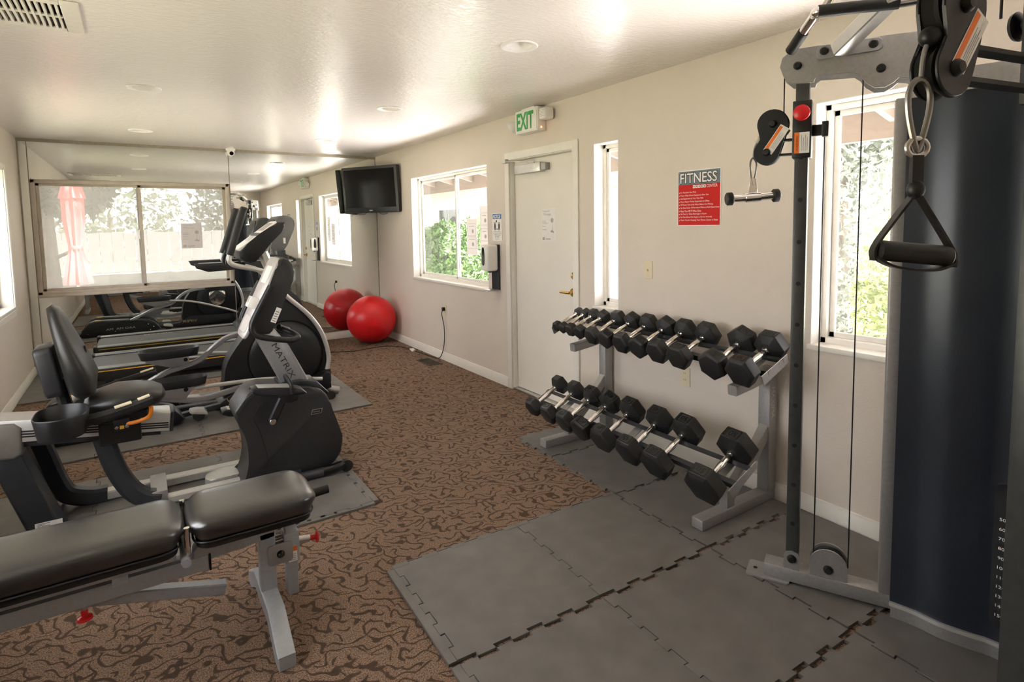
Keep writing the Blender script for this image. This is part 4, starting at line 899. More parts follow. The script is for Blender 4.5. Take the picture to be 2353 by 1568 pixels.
text('AAO MA  MA', (-.07, 5.3655, .09), (-1, 0, 0), (0, 0, 1), .33, .028, 'silver_light', rh)
# ================================================================== TREADMILL
tm = thing('treadmill', 'black treadmill with yellow striped deck beside the mirror', 'treadmill', (.6, 6.85, 0))
for y0, y1, s in ((6.42, 6.555, -1), (7.145, 7.28, 1)):
    sr = obj('side_rail', G().b2((-.42, y0, .07), (1.05, y1, .178), .008), 'black', tm)
    ys = y0 if s < 0 else y1
    obj('foot_strip', G().b2((-.415, y0+.01, .176), (1.04, y1-.01, .186), .003), 'silver', sr)
    obj('yellow_stripe', G().b2((-.40, ys-.0015 if s < 0 else ys, .155), (1.0, ys if s < 0 else ys+.0015, .163)), 'yellow', sr)
    obj('rear_cap', G().b2((-.445, y0-.004, .062), (-.405, y1+.004, .190), .012, 3), 'dark', sr)
    obj('foot', G().b2((-.30, (y0+y1)/2-.03, .0125), (-.24, (y0+y1)/2+.03, .075), .006), 'rubber', tm)
    obj('foot', G().b2((1.20, (y0+y1)/2-.03, .0125), (1.26, (y0+y1)/2+.03, .09), .006), 'rubber', tm)
    yu = 6.50 if s < 0 else 7.20
    obj('upright', G().bar(smooth([(1.38, yu, .16), (1.34, yu, .55), (1.28, yu, .95), (1.26, yu, 1.20)], 4), .06, .10, up=(1, 0, 0), c=.015), 'gunmetal', tm)
    hr = obj('handrail', G().xz([(.46, 1.095), (.72, 1.098), (1.25, 1.10), (1.28, 1.02), (.80, 1.022), (.58, 1.012), (.48, 1.05)], yu-.045, yu+.045, .010, 2), 'black', tm)
    obj('rail_trim', G().bar([(.50, yu, 1.099), (1.20, yu, 1.104)], .06, .006), 'silver', hr)
obj('belt', G().xz([(-.40, .172), (1.05, .172), (1.05, .110), (-.40, .110), (-.425, .125), (-.432, .141), (-.425, .158)], 6.56, 7.14), 'belt', tm)
obj('motor_hood', G().xz(s2([(.98, .10), (1.0, .19), (1.10, .265), (1.30, .30), (1.50, .27), (1.60, .19), (1.60, .07), (1.0, .07)], 2), 6.44, 7.26, .02, 3), 'dark', tm)
text('MATRIX', (.02, 6.60, .1735), (1, 0, 0), (0, 1, 0), .30, .045, 'silver_light', tm)
tc_ = obj('console', G().xz(s2([(1.18, 1.14), (1.30, 1.155), (1.40, 1.35), (1.448, 1.47), (1.418, 1.55), (1.335, 1.572), (1.262, 1.53), (1.215, 1.34)], 2), 6.60, 7.10, .03, 3), 'console_grey', tm)
D = V3((.085, 0, .39)).normalized(); Nf = V3((-D.z, 0, D.x)); cc = V3((1.218, 6.85, 1.345))
tf = obj('console_face', G().prism(rrect(.42, .38, .07), cc, (0, 1, 0), D, Nf, -.01, .010, .004), 'dark', tc_)
obj('display', G().prism(rrect(.10, .08, .008), cc-D*.03+Nf*.0105, (0, 1, 0), D, Nf, 0, .001), 'white', tf)
obj('speaker_slot', G().prism(rrect(.12, .05, .015), cc+D*.14+Nf*.0105, (0, 1, 0), D, Nf, 0, .001), 'black', tf)
obj('console_base', G().b2((1.12, 6.46, 1.06), (1.34, 7.24, 1.155), .02, 3), 'black', tm)
obj('side_label', G().b2((1.318, 6.5985, 1.27), (1.34, 6.5995, 1.33)), 'paper', tc_)
# ================================================================== WEIGHT BENCH
bn = thing('weight_bench', 'black padded adjustable weight bench with grey steel frame', 'weight bench', (0, 2.2, 0))
def padshape(x0, x1, yc, hw, z0, z1, material, nm, r=.05):
    n = 7; rows = []
    for i in range(n+1):
        t = i/n; q = math.sin(t*math.pi/2); rows.append((x0+r*(1-math.cos(t*math.pi/2)), q))
    rows2 = [(x1-(x-x0), q) for x, q in reversed(rows)]
    R = []
    for x, q in rows+[(x0+(x1-x0)*f, 1.) for f in (.35, .5, .65)]+rows2:
        R.append(((x, yc, (z0+z1)/2-(1-q)*(z1-z0)*.12), hw-r*(1-q)*.9, max(.006, (z1-z0)/2*(.45+.55*q))))
    o = obj(nm, loft(R, (0, 0, 1), 4.2, 32), material, bn, ang=60)
    obj('piping', G().tube([(a, b, z0+.012) for a, b in rrect(x1-x0-.004, hw*2-.006, r*.9, 5, (x0+x1)/2, yc)], .0035, 6, closed=True), 'black', o)
    obj('pad_board', G().prism(rrect(x1-x0-.02, hw*2-.02, r*.8, 4, (x0+x1)/2, yc), (0, 0, z0-.012), (1, 0, 0), (0, 1, 0), (0, 0, 1), 0, .016), 'black', o)
    return o
padshape(.098, .478, 2.205, .150, .412, .500, 'vinyl', 'seat_pad', .06)
padshape(-.86, .066, 2.205, .150, .412, .500, 'vinyl', 'back_pad', .06)
for y in (2.09, 2.32): obj('pad_hinge', G().tube([(.082, y, .39), (.082, y, .478)], .009, 10), 'chrome', bn)
obj('hinge_pin', G().cyl((.075, 2.06, .374), (.075, 2.35, .374), .014, 14), 'bench_grey', bn)
obj('main_beam', G().b2((-.80, 2.175, .270), (.146, 2.235, .325), .005), 'bench_grey', bn)
obj('beam_cap', G().b2((.146, 2.173, .268), (.152, 2.237, .327), .001, 1), 'black', bn)
for y in (2.10, 2.29): obj('pad_rail', G().b2((-.78, y, .372), (.05, y+.03, .40), .003, 1), 'bench_grey', bn)
for x in (-.60, -.12): obj('rail_tie', G().b2((x, 2.10, .345), (x+.04, 2.32, .374), .002, 1), 'bench_grey', bn)
obj('seat_beam', G().xz([(.10, .345), (.10, .300), (.36, .318), (.36, .400), (.15, .400)], 2.178, 2.232, .003, 1), 'bench_grey', bn)
obj('upright_post', G().b2((.305, 2.178, .060), (.358, 2.234, .34), .004), 'bench_grey', bn)
obj('front_foot', G().prism([(1.905, .002), (1.905, .048), (1.975, .075), (2.06, .125), (2.34, .125), (2.42, .075), (2.495, .048), (2.495, .002), (2.44, .002), (2.32, .072), (2.08, .072), (1.96, .002)], (0, 0, 0), (0, 1, 0), (0, 0, 1), (1, 0, 0), .303, .358, .004, 1), 'bench_grey', bn)
obj('rear_foot', G().b2((-.80, 1.93, .002), (-.745, 2.48, .055), .004), 'bench_grey', bn)
obj('rear_post', G().b2((-.80, 2.178, .055), (-.745, 2.232, .28), .003), 'bench_grey', bn)
obj('support_strut', G().bar([(-.20, 2.25, .262), (.195, 2.25, .150)], .045, .040, c=.004), 'bench_grey', bn)
obj('slide_sleeve', G().b2((.388, 2.176, .20), (.440, 2.236, .315), .004), 'bench_grey', bn)
obj('slide_post', G().b2((.394, 2.182, .075), (.432, 2.230, .40), .003), 'bench_grey', bn)
obj('link_plate', G().prism(rrect(.085, .075, .012), (.372, 2.174, .252), (1, 0, 0), (0, 0, 1), (0, -1, 0), 0, .006, .0015), 'silver', bn)
obj('link_plate', G().prism(rrect(.085, .075, .012), (.372, 2.237, .252), (1, 0, 0), (0, 0, 1), (0, 1, 0), 0, .006, .0015), 'silver', bn)
for x, z in ((.372, .252), (.410, .368)): obj('bolt', G().lathe([(0, .012), (.008, .011), (.013, .006), (.014, 0)], (x, 2.167 if z < .3 else 2.176, z), (0, -1, 0), 16), 'black_gloss', bn)
obj('link_rod', G().cyl((.358, 2.205, .285), (.39, 2.205, .285), .010, 12), 'steel', bn)
pk = obj('pop_pin', G().cyl((.438, 2.205, .268), (.482, 2.205, .260), .012, 14), 'silver_light', bn)
obj('pin_knob', G().lathe([(0, 0), (.009, 0), (.010, .016), (.009, .022), (.021, .026), (.022, .031), (0, .033)], (.481, 2.205, .260), (1, 0, -.15), 20), 'red', pk, label='red pull knob')
pk = obj('pop_pin', G().cyl((-.20, 2.205, .272), (-.20, 2.205, .25), .010, 12), 'silver_light', bn)
obj('pin_knob', G().lathe([(0, 0), (.010, 0), (.009, .02), (.020, .026), (.022, .034), (0, .036)], (-.20, 2.205, .252), (0, 0, -1), 20), 'red', pk, label='red pull knob')
wl = obj('warning_label', G().b2((.400, 2.1749, .205), (.430, 2.1758, .262)), 'white', bn); obj('warning_band', G().b2((.400, 2.1744, .244), (.430, 2.1749, .262)), 'warn_orange', wl)
for k in range(4): obj('print_line', G().b2((.404, 2.1745, .210+k*.007), (.425, 2.1748, .2125+k*.007)), 'ink_grey', wl)
obj('hand_grip', G().tube([(.43, 2.27, .395), (.575, 2.27, .402)], .0165, 14), 'rubber', bn)
# ================================================================== DUMBBELL RACK
rk = thing('dumbbell_rack', 'grey two tier steel dumbbell rack against the wall with the door', 'rack', (2.35, 2.3, 0))
ZM = .0125
for y in (1.69, 2.91):
    y0, y1 = y-.032, y+.032
    obj('foot_beam', G().b2((2.082, y0, ZM), (2.650, y1, .062), .004), 'grey_paint', rk)
    ps = obj('back_post', G().b2((2.588, y0, .06), (2.652, y1, .70), .004), 'grey_paint', rk)
    obj('front_post', G().b2((2.272, y0+.008, .06), (2.330, y1-.008, .15), .004), 'grey_paint', rk)
    obj('lower_brace', G().bar([(2.62, y, .40), (2.50, y, .272), (2.315, y, .115)], .050, .055, up=(0, 0, 1), c=.004), 'grey_paint', rk)
    obj('upper_bracket', G().bar([(2.62, y, .665), (2.47, y, .640), (2.33, y, .625)], .05, .05, up=(0, 0, 1), c=.004), 'grey_paint', rk)
    if y < 2: text('MAXIMA', (2.604, y0-.001, .60), (0, 0, -1), (1, 0, 0), .16, .026, 'silver_light', ps)
def shelf(xc, zc, tilt, pl, y0, y1):
    """two angle rails that carry the dumbbell handles, and the end plates"""
    d = V3((math.cos(tilt), 0, math.sin(tilt))); n = V3((-d.z, 0, d.x)); O = V3((xc, 0, zc))
    obj('shelf_rail', G().prism([(-.066, -.0195), (-.040, -.0195), (-.040, -.0235), (-.062, -.0235), (-.062, -.050), (-.066, -.050)], O, d, n, (0, 1, 0), y0, y1, .001, 1), 'gunmetal', rk)
    obj('shelf_rail', G().prism([(.040, -.0195), (.066, -.0195), (.066, -.050), (.062, -.050), (.062, -.0235), (.040, -.0235)], O, d, n, (0, 1, 0), y0, y1, .001, 1), 'gunmetal', rk)
    for y in (y0+.12, 1.69, 2.30, 2.91): obj('rail_tie', G().prism([(-.062, -.050), (.062, -.050), (.062, -.054), (-.062, -.054)], O, d, n, (0, 1, 0), y-.025, y+.025), 'grey_paint', rk)
    for y in (y0, y1-.005): obj('end_plate', G().xz(pl, y, y+.005, .0015, 1), 'silver', rk)
UA, LA = math.radians(21), math.radians(27)
UC, LC = (2.445, .779), (2.245, .282)
shelf(*UC, UA, [(2.345, .722), (2.366, .673), (2.564, .755), (2.549, .800)], 1.545, 3.16)
shelf(*LC, LA, [(2.157, .220), (2.184, .174), (2.371, .272), (2.360, .308)], 1.575, 3.16)
NUM = ['first', 'second', 'third', 'fourth', 'fifth', 'sixth', 'seventh', 'eighth', 'ninth', 'tenth', 'eleventh', 'twelfth']
def dumbbell(label, xc, y, zc, tilt, F, Lh, gap, num, group, spin):
    """axis along +x tilted up towards the wall; F hex across flats, Lh head length, gap handle length"""
    r = thing('dumbbell', label, 'dumbbell', (xc, y, zc), group)
    r.matrix_basis = Matrix.Translation((xc, y, zc)) @ Matrix.Rotation(-tilt, 4, 'Y') @ Matrix.Rotation(spin, 4, 'X')
    R = F/math.sqrt(3)
    for s in (-1, 1):
        g = G(); hx = [(R*math.cos(math.radians(60*i)), R*math.sin(math.radians(60*i))) for i in range(6)]; ch = min(.012, F*.10); rings = []
        for x, f in ((gap/2-.004, .45), (gap/2+ch*1.5, 1), (gap/2+Lh-ch, 1), (gap/2+Lh, .80)): rings.append([g.bm.verts.new((s*x, a*f, b*f)) for a, b in hx])
        for A_, B_ in zip(rings, rings[1:]):
            for i in range(6): g.bm.faces.new((A_[i], A_[(i+1) % 6], B_[(i+1) % 6], B_[i]))
        g.bm.faces.new(rings[0]); g.bm.faces.new(rings[-1])
        es = [e for e in g.bm.edges]
        bmesh.ops.bevel(g.bm, geom=es, offset=.0025, segments=1, profile=.5, affect='EDGES', clamp_overlap=True)
        hd = obj('head', g, 'rubber', r, local=True, ang=25)
        if F > .09:
            fr_ = rrect(Lh*.62, R*.72, .006, 3); q = G(); ins = [(a*.90, b*.88) for a, b in fr_]
            vo_ = [q.bm.verts.new((s*(gap/2+Lh*.5)+a, b, F/2+.0007)) for a, b in fr_]; vi_ = [q.bm.verts.new((s*(gap/2+Lh*.5)+a, b, F/2+.0007)) for a, b in ins]
            for i in range(len(fr_)): j = (i+1) % len(fr_); q.bm.faces.new((vo_[i], vo_[j], vi_[j], vi_[i]))
            obj('number_frame', q, 'black_gloss', hd, local=True)
            text(num, (s*(gap/2+Lh*.5)+Lh*.16, -R*.20, F/2+.0008), (0, 1, 0), (-1, 0, 0), R*.40, Lh*.32, 'black_gloss', hd, local=True, name='number')
    rh_ = .0145
    g = G().lathe([(0, -gap/2-.004), (rh_*1.25, -gap/2-.004), (rh_*1.25, -gap/2+.012), (rh_*.85, -gap/2+.014), (rh_*.85, -gap/2+.020), (rh_*.9, -gap/2+.024), (rh_*1.12, -.012), (rh_*1.15, 0), (rh_*1.12, .012), (rh_*.9, gap/2-.024), (rh_*.85, gap/2-.020), (rh_*.85, gap/2-.014), (rh_*1.25, gap/2-.012), (rh_*1.25, gap/2+.004), (0, gap/2+.004)], (0, 0, 0), (1, 0, 0), 20)
    obj('handle', g, 'chrome', r, local=True)
ups = [(3.095, .062), (3.022, .068), (2.938, .080), (2.843, .086), (2.712, .104), (2.582, .108), (2.446, .118), (2.306, .122), (2.165, .126), (2.015, .130), (1.797, .140), (1.636, .142)]
un = ['5', '5', '10', '10', '15', '15', '20', '20', '25', '25', '30', '30']
spins = [0, .52, 0, .52, 0, .5, .04, .52, .03, .1, .50, .06]
for i, ((y, F), nn) in enumerate(zip(ups, un)):
    Lh = .030+F*.37; gp = .158 if F > .1 else .148
    dumbbell('black rubber hex dumbbell with chrome handle on the upper shelf, %s counting from the door' % NUM[i], UC[0], y, UC[1], UA, F, Lh, gp, nn, 'dumbbells on the upper rack shelf', spins[i])
lows = [(3.082, .118), (2.905, .122), (2.735, .130), (2.575, .138), (2.390, .148), (2.175, .152), (1.980, .160), (1.682, .172)]
ln_ = ['35', '35', '40', '40', '45', '45', '50', '50']; spl = [0, 0, .03, .5, .05, .03, .08, .06]
for i, ((y, F), nn) in enumerate(zip(lows, ln_)):
    dumbbell('black rubber hex dumbbell with chrome handle on the lower shelf, %s counting from the door' % NUM[i], LC[0], y, LC[1], LA, F, .030+F*.37, .166, nn, 'dumbbells on the lower rack shelf', spl[i])
# ================================================================== CABLE MACHINE
cm = thing('cable_machine', 'tall grey functional trainer with dark curved shroud and cable pulleys', 'cable machine', (1.95, .7, 0))
CM = V3((1.7575, .805, 0)); CA, CB = V3((.615, .789, 0)), V3((.789, -.615, 0))
def Lc(a, b, z): return CM+CA*a+CB*b+V3((0, 0, z))
NEAR_OFF = V3((.034, -.022, 0))
def Pw(sg, s, n, z): return Lc(sg*(.5326-.4426*s+.897*n), .897*s+.4426*n, z)+(NEAR_OFF if sg < 0 else V3((0, 0, 0)))
def WV(sg): return (Pw(sg, 1, 0, 0)-Pw(sg, 0, 0, 0)), (Pw(sg, 0, 1, 0)-Pw(sg, 0, 0, 0))
PLATE = [(-.076, 2.0), (-.068, 2.032), (-.045, 2.05), (-.016, 2.058), (.256, 2.058), (.40, 2.055), (.43, 1.99), (.43, 1.835), (.371, 1.835), (.355, 1.86), (.343, 1.896), (.325, 1.91), (.298, 1.915), (.284, 1.899), (.258, 1.885), (.227, 1.887), (.199, 1.908), (.184, 1.935), (.165, 1.95), (.055, 1.956), (.042, 1.946), (.039, 1.930), (-.035, 1.935), (-.062, 1.96)]
def wing(sg, zc, ds=0.):
    Wd, Nd = WV(sg); O = Pw(sg, 0, 0, 0); R3 = Matrix((Wd, Nd, ZU)).transposed()
    def bx(s0, s1, n0, n1, z0, z1, bev=.003): return G().box(Pw(sg, (s0+s1)/2, (n0+n1)/2, (z0+z1)/2), (s1-s0, n1-n0, z1-z0), rot=R3, bev=bev)
    fl = -1
    fp = obj('foot_plate', G().prism(rrect(.16, .11, .012), Pw(sg, -.085, 0, ZM), Wd, Nd, ZU, 0, .008, .001, 1), 'grey_paint', cm)
    obj('bolt_hole', G().disc(Pw(sg, -.135, 0, ZM+.0082), ZU, .008, .0006, 14, .0001), 'pit', fp)
    obj('base_beam', bx(-.10, .46, -.036, .036, ZM+.007, .072), 'grey_paint', cm)
    up = obj('upright', bx(-.022, .024, -.028, .028, .07, 1.945), 'upright', cm)
    for k in range(11):
        z = .255+k*.157
        for n in (-.0282, .0282): obj('adjust_hole', G().disc(Pw(sg, .001, n, z), Nd*(1 if n > 0 else -1), .0085, .0006, 14, .0001), 'pit', up)
    ub = obj('upright_tab', G().prism([(-.028, 0), (.03, 0), (.03, .05), (.022, .068), (.001, .075), (-.020, .068), (-.028, .05)], Pw(sg, 0, -.029, .071), Wd, ZU, Nd*-1, 0, .006), 'grey_paint', cm)
    obj('bolt', G().lathe([(0, .013), (.010, .012), (.016, .006), (.017, 0)], Pw(sg, .001, -.035, .115), Nd*-1, 16), 'black', ub)
    for n in (-.030, .024):
        pl = obj('pulley_guard', G().prism([(.062, .070), (.192, .070), (.192, .115)]+[(.127+.065*math.cos(math.radians(a)), .118+.065*math.sin(math.radians(a))) for a in range(0, 181, 15)], Pw(sg, 0, n, 0), Wd, ZU, Nd, 0, .006, .001, 1), 'grey_paint', cm)
    obj('lower_pulley', G().lathe([(0, -.010), (.060, -.010), (.052, 0), (.060, .010), (0, .010)], Pw(sg, .127, 0, .118), Nd, 28), 'black', cm)
    obj('bolt', G().lathe([(0, .013), (.010, .012), (.016, .006), (.017, 0)], Pw(sg, .127, -.030, .105), Nd*-1, 16), 'black', pl)
    obj('rear_post', bx(.29, .335, -.040, .040, .07, 1.845, .006), 'grey_paint', cm)
    obj('shroud_post', bx(.340, .378, -.040, .040, .075, 1.845, .004), 'silver', cm)
    for n in (-.050, .042):
        p_ = obj('top_plate', G().prism(PLATE, Pw(sg, 0, n, 0), Wd, ZU, Nd, 0, .008, .0015, 1), 'grey_paint', cm)
        sd = -1 if n < 0 else 1; nn = n if n < 0 else n+.008
        for s, z in ((-.016, 1.997), (.244, 1.95)): obj('bolt', G().lathe([(0, .013), (.009, .012), (.014, .006), (.015, 0)], Pw(sg, s, nn, z), Nd*sd, 16), 'black', p_)
        obj('cutout_letter', G().prism([(.330, 1.935), (.342, 1.935), (.352, 1.975), (.385, 1.985), (.388, 1.998), (.357, 1.99), (.364, 2.018), (.40, 2.022), (.402, 2.034), (.354, 2.03)], Pw(sg, 0, nn, 0), Wd, ZU, Nd*sd, 0, .0008), 'white', p_)  # white piece stands in for bright wall seen through a cut-out letter
    for s, z, r in ((-.016, 1.997, .048), (.244, 1.95, .048)): obj('top_pulley', G().lathe([(0, -.012), (r, -.012), (r-.008, 0), (r, .012), (0, .012)], Pw(sg, s, 0, z), Nd, 28), 'black', cm)
    for s, z0, z1 in ((-.064 if sg > 0 else -.170, zc+.03, 1.99), (.192, .115, 1.94), (.075, .12, zc-.02)): obj('cable', G().cyl(Pw(sg, s, 0, z0), Pw(sg, s, 0, z1), .0025, 8), 'black', cm)
    # sliding collar
    cl = obj('collar', bx(-.030, .034, -.040, .040, zc-.105, zc+.103), 'black', cm)
    obj('collar_knob', G().lathe([(0, .034), (.018, .033), (.027, .028), (.029, .022), (.024, .018), (.010, .014), (.010, 0)], Pw(sg, .002, -.040, zc+.055), Nd*-1, 24), 'red' if sg > 0 else 'black', cl, label='red pull knob' if sg > 0 else None)
    lb = obj('warning_label', G().prism([(-.022, -.088), (.028, -.088), (.028, -.012), (-.022, -.012)], Pw(sg, 0, -.0402, zc), Wd, ZU, Nd*-1, 0, .0008), 'white', cl)
    obj('warning_band', G().prism([(-.022, -.088), (-.006, -.088), (-.006, -.012), (-.022, -.012)], Pw(sg, 0, -.0411, zc), Wd, ZU, Nd*-1, 0, .0005), 'warn_orange', lb)
    text('WARNING', Pw(sg, -.009, -.0420, zc-.080), ZU, Wd*-1, .055, .008, 'ink', lb)
    for k in range(4): obj('print_line', G().prism([(0, -.08), (.0022, -.08), (.0022, -.022-.01*(k % 2)), (0, -.022-.01*(k % 2))], Pw(sg, .0005+k*.0065, -.0411, zc), Wd, ZU, Nd*-1, 0, .0004), 'ink_grey', lb)
    obj('cable_tab', bx(.034, .085, -.012, .012, zc-.025, zc+.015, .002), 'black', cl)
    obj('cable_tab', bx(.066, .088, -.016, .016, zc-.030, zc+.025, .002), 'black', cl)
    # pulley block
    dz = zc-1.77
    for z in (1.738, 1.684): obj('block_arm', G().bar([Pw(sg, -.028, 0, z+dz), Pw(sg, -.095+ds, 0, z+dz)], .03, .008, up=ZU), 'black', cl)
    fig = [(-.100+ds+.055*math.cos(math.radians(a)), 1.80+.055*math.sin(math.radians(a))) for a in range(-20, 191, 15)]+[(-.142+ds, 1.745)]+[(-.120+ds+.046*math.cos(math.radians(a)), 1.695+.046*math.sin(math.radians(a))) for a in range(130, 341, 15)]+[(-.060+ds, 1.735)]
    bo = None
    for n in (-.024, .018):
        b_ = obj('block_plate', G().prism([(s, z+dz) for s, z in fig], Pw(sg, 0, n, 0), Wd, ZU, Nd, 0, .006, .0015, 1), 'black', cl)
        if n < 0: bo = b_
    for s, z, r in ((-.100, 1.80, .056), (-.120, 1.695, .047)):
        obj('block_pulley', G().lathe([(0, -.014), (r, -.014), (r-.010, 0), (r, .014), (0, .014)], Pw(sg, s+ds, 0, z+dz), Nd, 32), 'rubber', cl)
        for n, sd in ((-.024, -1), (.024, 1)): obj('bolt', G().lathe([(0, .012), (.009, .011), (.014, .005), (.015, 0)], Pw(sg, s+ds, n, z+dz), Nd*sd, 16), 'black', cl)
    u1 = V3((.5, .866)); 
    for n, sd in ((-.0243, -1), (.0243, 1)):
        Lu = (Wd*.55+ZU*.835).normalized(); Lv = (Wd*.835-ZU*.55).normalized(); c0 = Pw(sg, -.088+ds, n, 1.742+dz)
        q = obj('warning_label', G().prism([(-.055, -.016), (.055, -.016), (.055, .020), (-.055, .020)], c0, Lu, Lv, Nd*sd, 0, .0007), 'white', bo)
        obj('warning_band', G().prism([(-.050, -.014), (.050, -.014), (.050, -.003), (-.050, -.003)], c0+Nd*sd*.0007, Lu, Lv, Nd*sd, 0, .0004), 'warn_orange', q)
        for k in range(4): obj('print_line', G().prism([(-.035, .002+k*.004), (.03-.012*(k % 2), .002+k*.004), (.03-.012*(k % 2), .0034+k*.004), (-.035, .0034+k*.004)], c0+Nd*sd*.0007, Lu, Lv, Nd*sd, 0, .0003), 'ink_grey', q)
    obj('cable_stop', G().ball(Pw(sg, -.152+ds, 0, 1.748+dz), .014 if sg > 0 else .017, u=16, v=10), 'bead' if sg > 0 else 'black', cl)
    obj('cable_end', G().tube(smooth([Pw(sg, -.154+ds, 0, 1.745+dz), Pw(sg, -.166+ds, 0, 1.715+dz), Pw(sg, -.170+ds, 0, 1.675+dz)], 4), .004, 8), 'grey_paint', cl)
wing(1, 1.770); wing(-1, 1.757, -.207)
# shroud between the wings
cur = [(.306, .249), (.260, .3055), (.2008, .355), (.153, .4206), (.1277, .4617), (.07, .505), (0, .52)]
cv_ = [(p.x, p.y) for p in smooth([(a, b, 0) for a, b in cur]+[(-a, b, 0) for a, b in reversed(cur[:-1])], 4)]
def curved(off0, off1, z0, z1):
    g = G(); n = len(cv_); R = []
    for off in (off0, off1):
        pts = []
        for i in range(n):
            a = V3((*cv_[max(0, i-1)], 0)); b = V3((*cv_[min(n-1, i+1)], 0)); t = (b-a).normalized(); nn = V3((t.y, -t.x, 0))
            if nn.y < 0: nn = -nn
            p = V3((*cv_[i], 0))+nn*off; pts.append((p.x, p.y))
        R.append(pts)
    out = R[0]+list(reversed(R[1]))
    g.prism(out, CM, CA, CB, ZU, z0, z1); return g
shd = obj('shroud', curved(0, .015, .075, 1.83), 'shroud', cm, ang=60)
obj('base_skirt', curved(.022, .05, ZM, .076), 'grey_paint', cm, ang=60)
obj('skirt_lip', curved(-.010, .0, .072, .085), 'silver_light', cm, ang=60)
obj('top_frame', curved(-.012, .04, 1.83, 1.90), 'grey_paint', cm, ang=60)
obj('back_panel', G().prism([(.32, .27), (.33, .275), (.21, .575), (-.21, .575), (-.33, .275), (-.32, .27), (-.205, .565), (.205, .565)], CM, CA, CB, ZU, .075, 1.83), 'dark', cm)
a0, b0 = .104, .4835; tg = V3((-.058, .043, 0)).normalized(); tw = CA*tg.x+CB*tg.y; nw = tw.cross(ZU); nw = nw if nw.dot(CB) < 0 else -nw
slot_c = Lc(a0, b0, .37)+nw*.004
sp = obj('weight_window', G().prism(rrect(.075, .47, .025, 5), slot_c, tw, ZU, nw, -.003, .002), 'black_gloss', shd)
for k in range(11):
    s = str(50+k*10); text(s, slot_c+nw*.0025+tw*(-.022)+ZU*(.115-k*.0315), tw, ZU, .022 if len(s) > 2 else .016, .010, 'white', sp, name='weight_number')
# pull-up bars
for sg in (1, -1):
    A0 = Pw(sg, .115, -.075, 2.030); Tm = Lc(sg*.02, .20, 2.215)
    obj('pull_up_bracket', G().bar([A0+V3((0, 0, -.005)), A0*.5+Tm*.5+V3((0, 0, .0)), Tm], .055, .050, up=ZU, c=.004), 'silver_light', cm)
    Wd, Nd = WV(sg)
    mp_ = obj('mount_plate', G().prism([(.045, 2.012), (.055, 2.005), (.235, 2.010), (.245, 2.020), (.245, 2.045), (.235, 2.055), (.055, 2.055), (.045, 2.045)], Pw(sg, 0, -.058, 0), Wd, ZU, Nd, 0, .007, .0015, 1), 'silver', cm)
    for s in (.07, .219): obj('bolt', G().lathe([(0, .013), (.009, .012), (.014, .006), (.015, 0)], Pw(sg, s, -.058, 2.034), Nd*-1, 16), 'black', mp_)
def mir(p):  # reflect across the machine's centre plane
    q = V3(p)-CM; a = q.dot(CA); return V3(p)-CA*(2*a)
e_ = [V3((1.965, 1.205, 2.035)), V3((1.925, 1.135, 2.075)), V3((1.885, 1.075, 2.10)), V3((1.863, 1.05, 2.105)), V3((1.90, 1.003, 2.105)), V3((2.007, .875, 2.105)), V3((2.06, .80, 2.11))]
for f in (lambda p: p, mir):
    pts = [f(p) for p in e_]
    hb = obj('pull_up_handle', G().tube(smooth(pts, 5), .0155, 12), 'chrome', cm)
    obj('bar_grip', G().tube(smooth(pts[:2], 5), .0185, 12), 'rubber', hb); obj('bar_grip', G().tube(smooth(pts[3:6], 5), .0195, 12), 'rubber', hb)
obj('pull_up_crossbar', G().tube([Lc(.36, .0, 2.16), Lc(.15, -.03, 2.19), Lc(-.15, -.03, 2.19), Lc(-.36, .0, 2.16)], .0155, 12), 'chrome', cm)
obj('pull_up_stem', G().bar([Lc(0, .20, 2.215), Lc(0, -.03, 2.19)], .05, .04, up=ZU), 'silver_light', cm)
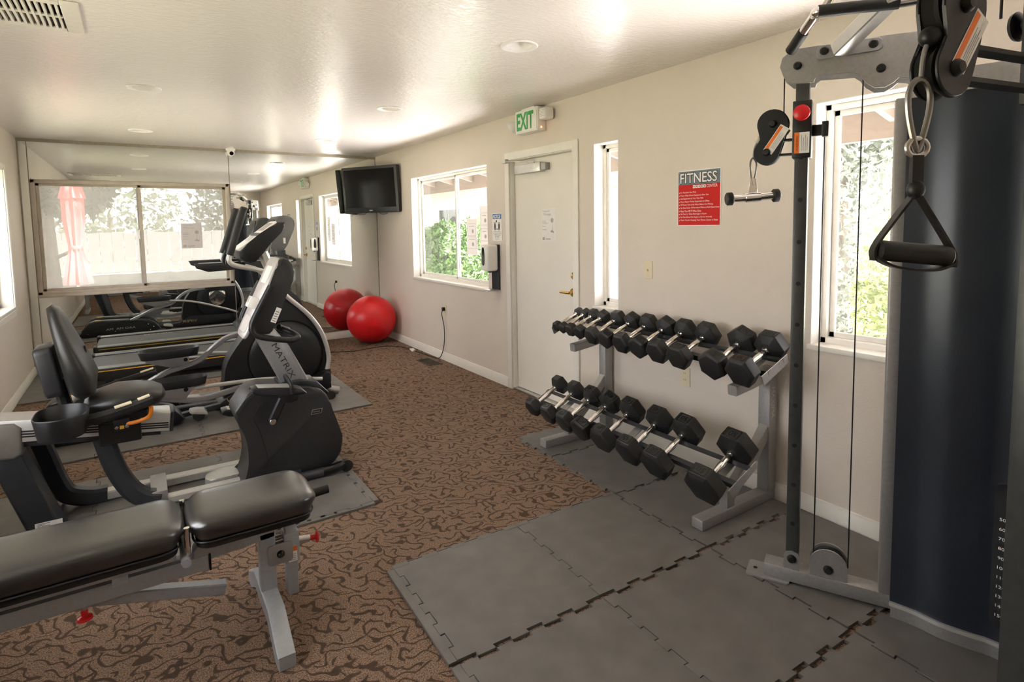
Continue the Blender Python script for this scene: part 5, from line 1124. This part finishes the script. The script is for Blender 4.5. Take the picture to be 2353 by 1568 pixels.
# carabiner + attachments
def carabiner(label, top, L, w, r, axis):
    axis = V3(axis).normalized(); pts = []
    for i in range(28):
        t = 2*math.pi*i/28; ww = w*(.62+.38*math.cos(t)); pts.append(V3(top)-ZU*(L/2*(1-math.cos(t)))+axis*(ww*math.sin(t)))
    return tag(obj('carabiner', G().tube(pts, r, 8, closed=True), 'steel_dark'), label, 'carabiner')
pf = Pw(1, -.170, 0, 0); pn = Pw(-1, -.379, 0, 0)
carabiner('steel carabiner clip holding the chrome row bar', pf+ZU*1.679, .105, .017, .0042, (.83, -.56, 0))
tb = thing('row_bar', 'short chrome straight bar with black end caps hanging from a pulley', 'cable attachment', pf+ZU*1.53)
ax = V3((.80, -.60, .06)).normalized(); c0 = pf+ZU*1.528
obj('bar', G().tube([c0-ax*.085, c0-ax*.03, c0-ax*.028, c0+ax*.028, c0+ax*.03, c0+ax*.085], [.0145, .0145, .019, .019, .0145, .0145], 16), 'chrome', tb)
for s in (-1, 1): obj('end_cap', G().lathe([(0, -.004), (.020, -.004), (.0255, 0), (.0255, .018), (.020, .023), (0, .020)], c0+ax*s*.080, ax*s, 20), 'rubber', tb)
obj('hanger', G().prism([(-.018, 0), (.018, 0), (.012, .06), (.006, .066), (-.006, .066), (-.012, .06)], c0+ZU*.010, ax, ZU, ax.cross(ZU), -.004, .004, .001, 1), 'chrome', tb)
carabiner('large steel carabiner clip holding the strap handle', pn+ZU*1.665, .118, .026, .005, (.82, -.57, 0))
sh_ = thing('strap_handle', 'black rubber grip strap handle hanging from a large carabiner', 'cable attachment', pn+ZU*1.38)
hc = pn+ZU*1.376; hd_ = V3((.80, -.58, -.10)).normalized()
obj('d_ring', G().tube([pn+ZU*1.553+V3((.80, -.58, 0))*(.017*math.sin(t))+ZU*(.015*math.cos(t)) for t in [i*math.pi/8 for i in range(16)]], .0045, 8, closed=True), 'steel', sh_)
obj('strap_loop', G().bar([pn+ZU*1.54, pn+ZU*1.50, pn+ZU*1.478], .018, .010, up=(.6, .8, 0)), 'black', sh_)
obj('strap_knot', G().ball(pn+ZU*1.483, .014, (1, 1, 1.2), 12, 10), 'black', sh_)
for s in (-1, 1): obj('strap', G().bar(smooth([pn+ZU*1.48, hc+hd_*(s*.036)+ZU*.052, hc+hd_*(s*.066)+ZU*.004, hc+hd_*(s*.066)-ZU*.018], 4), .004, .017, up=(.58, .80, 0)), 'black', sh_)
obj('grip', G().tube([hc-hd_*.062, hc-hd_*.058, hc+hd_*.058, hc+hd_*.062], [.014, .0175, .0175, .014], 18), 'rubber', sh_)
obj('strap_under', G().bar(smooth([hc-hd_*.066-ZU*.012, hc-hd_*.03-ZU*.026, hc+hd_*.03-ZU*.026, hc+hd_*.066-ZU*.012], 4), .022, .004, up=ZU), 'black', sh_)
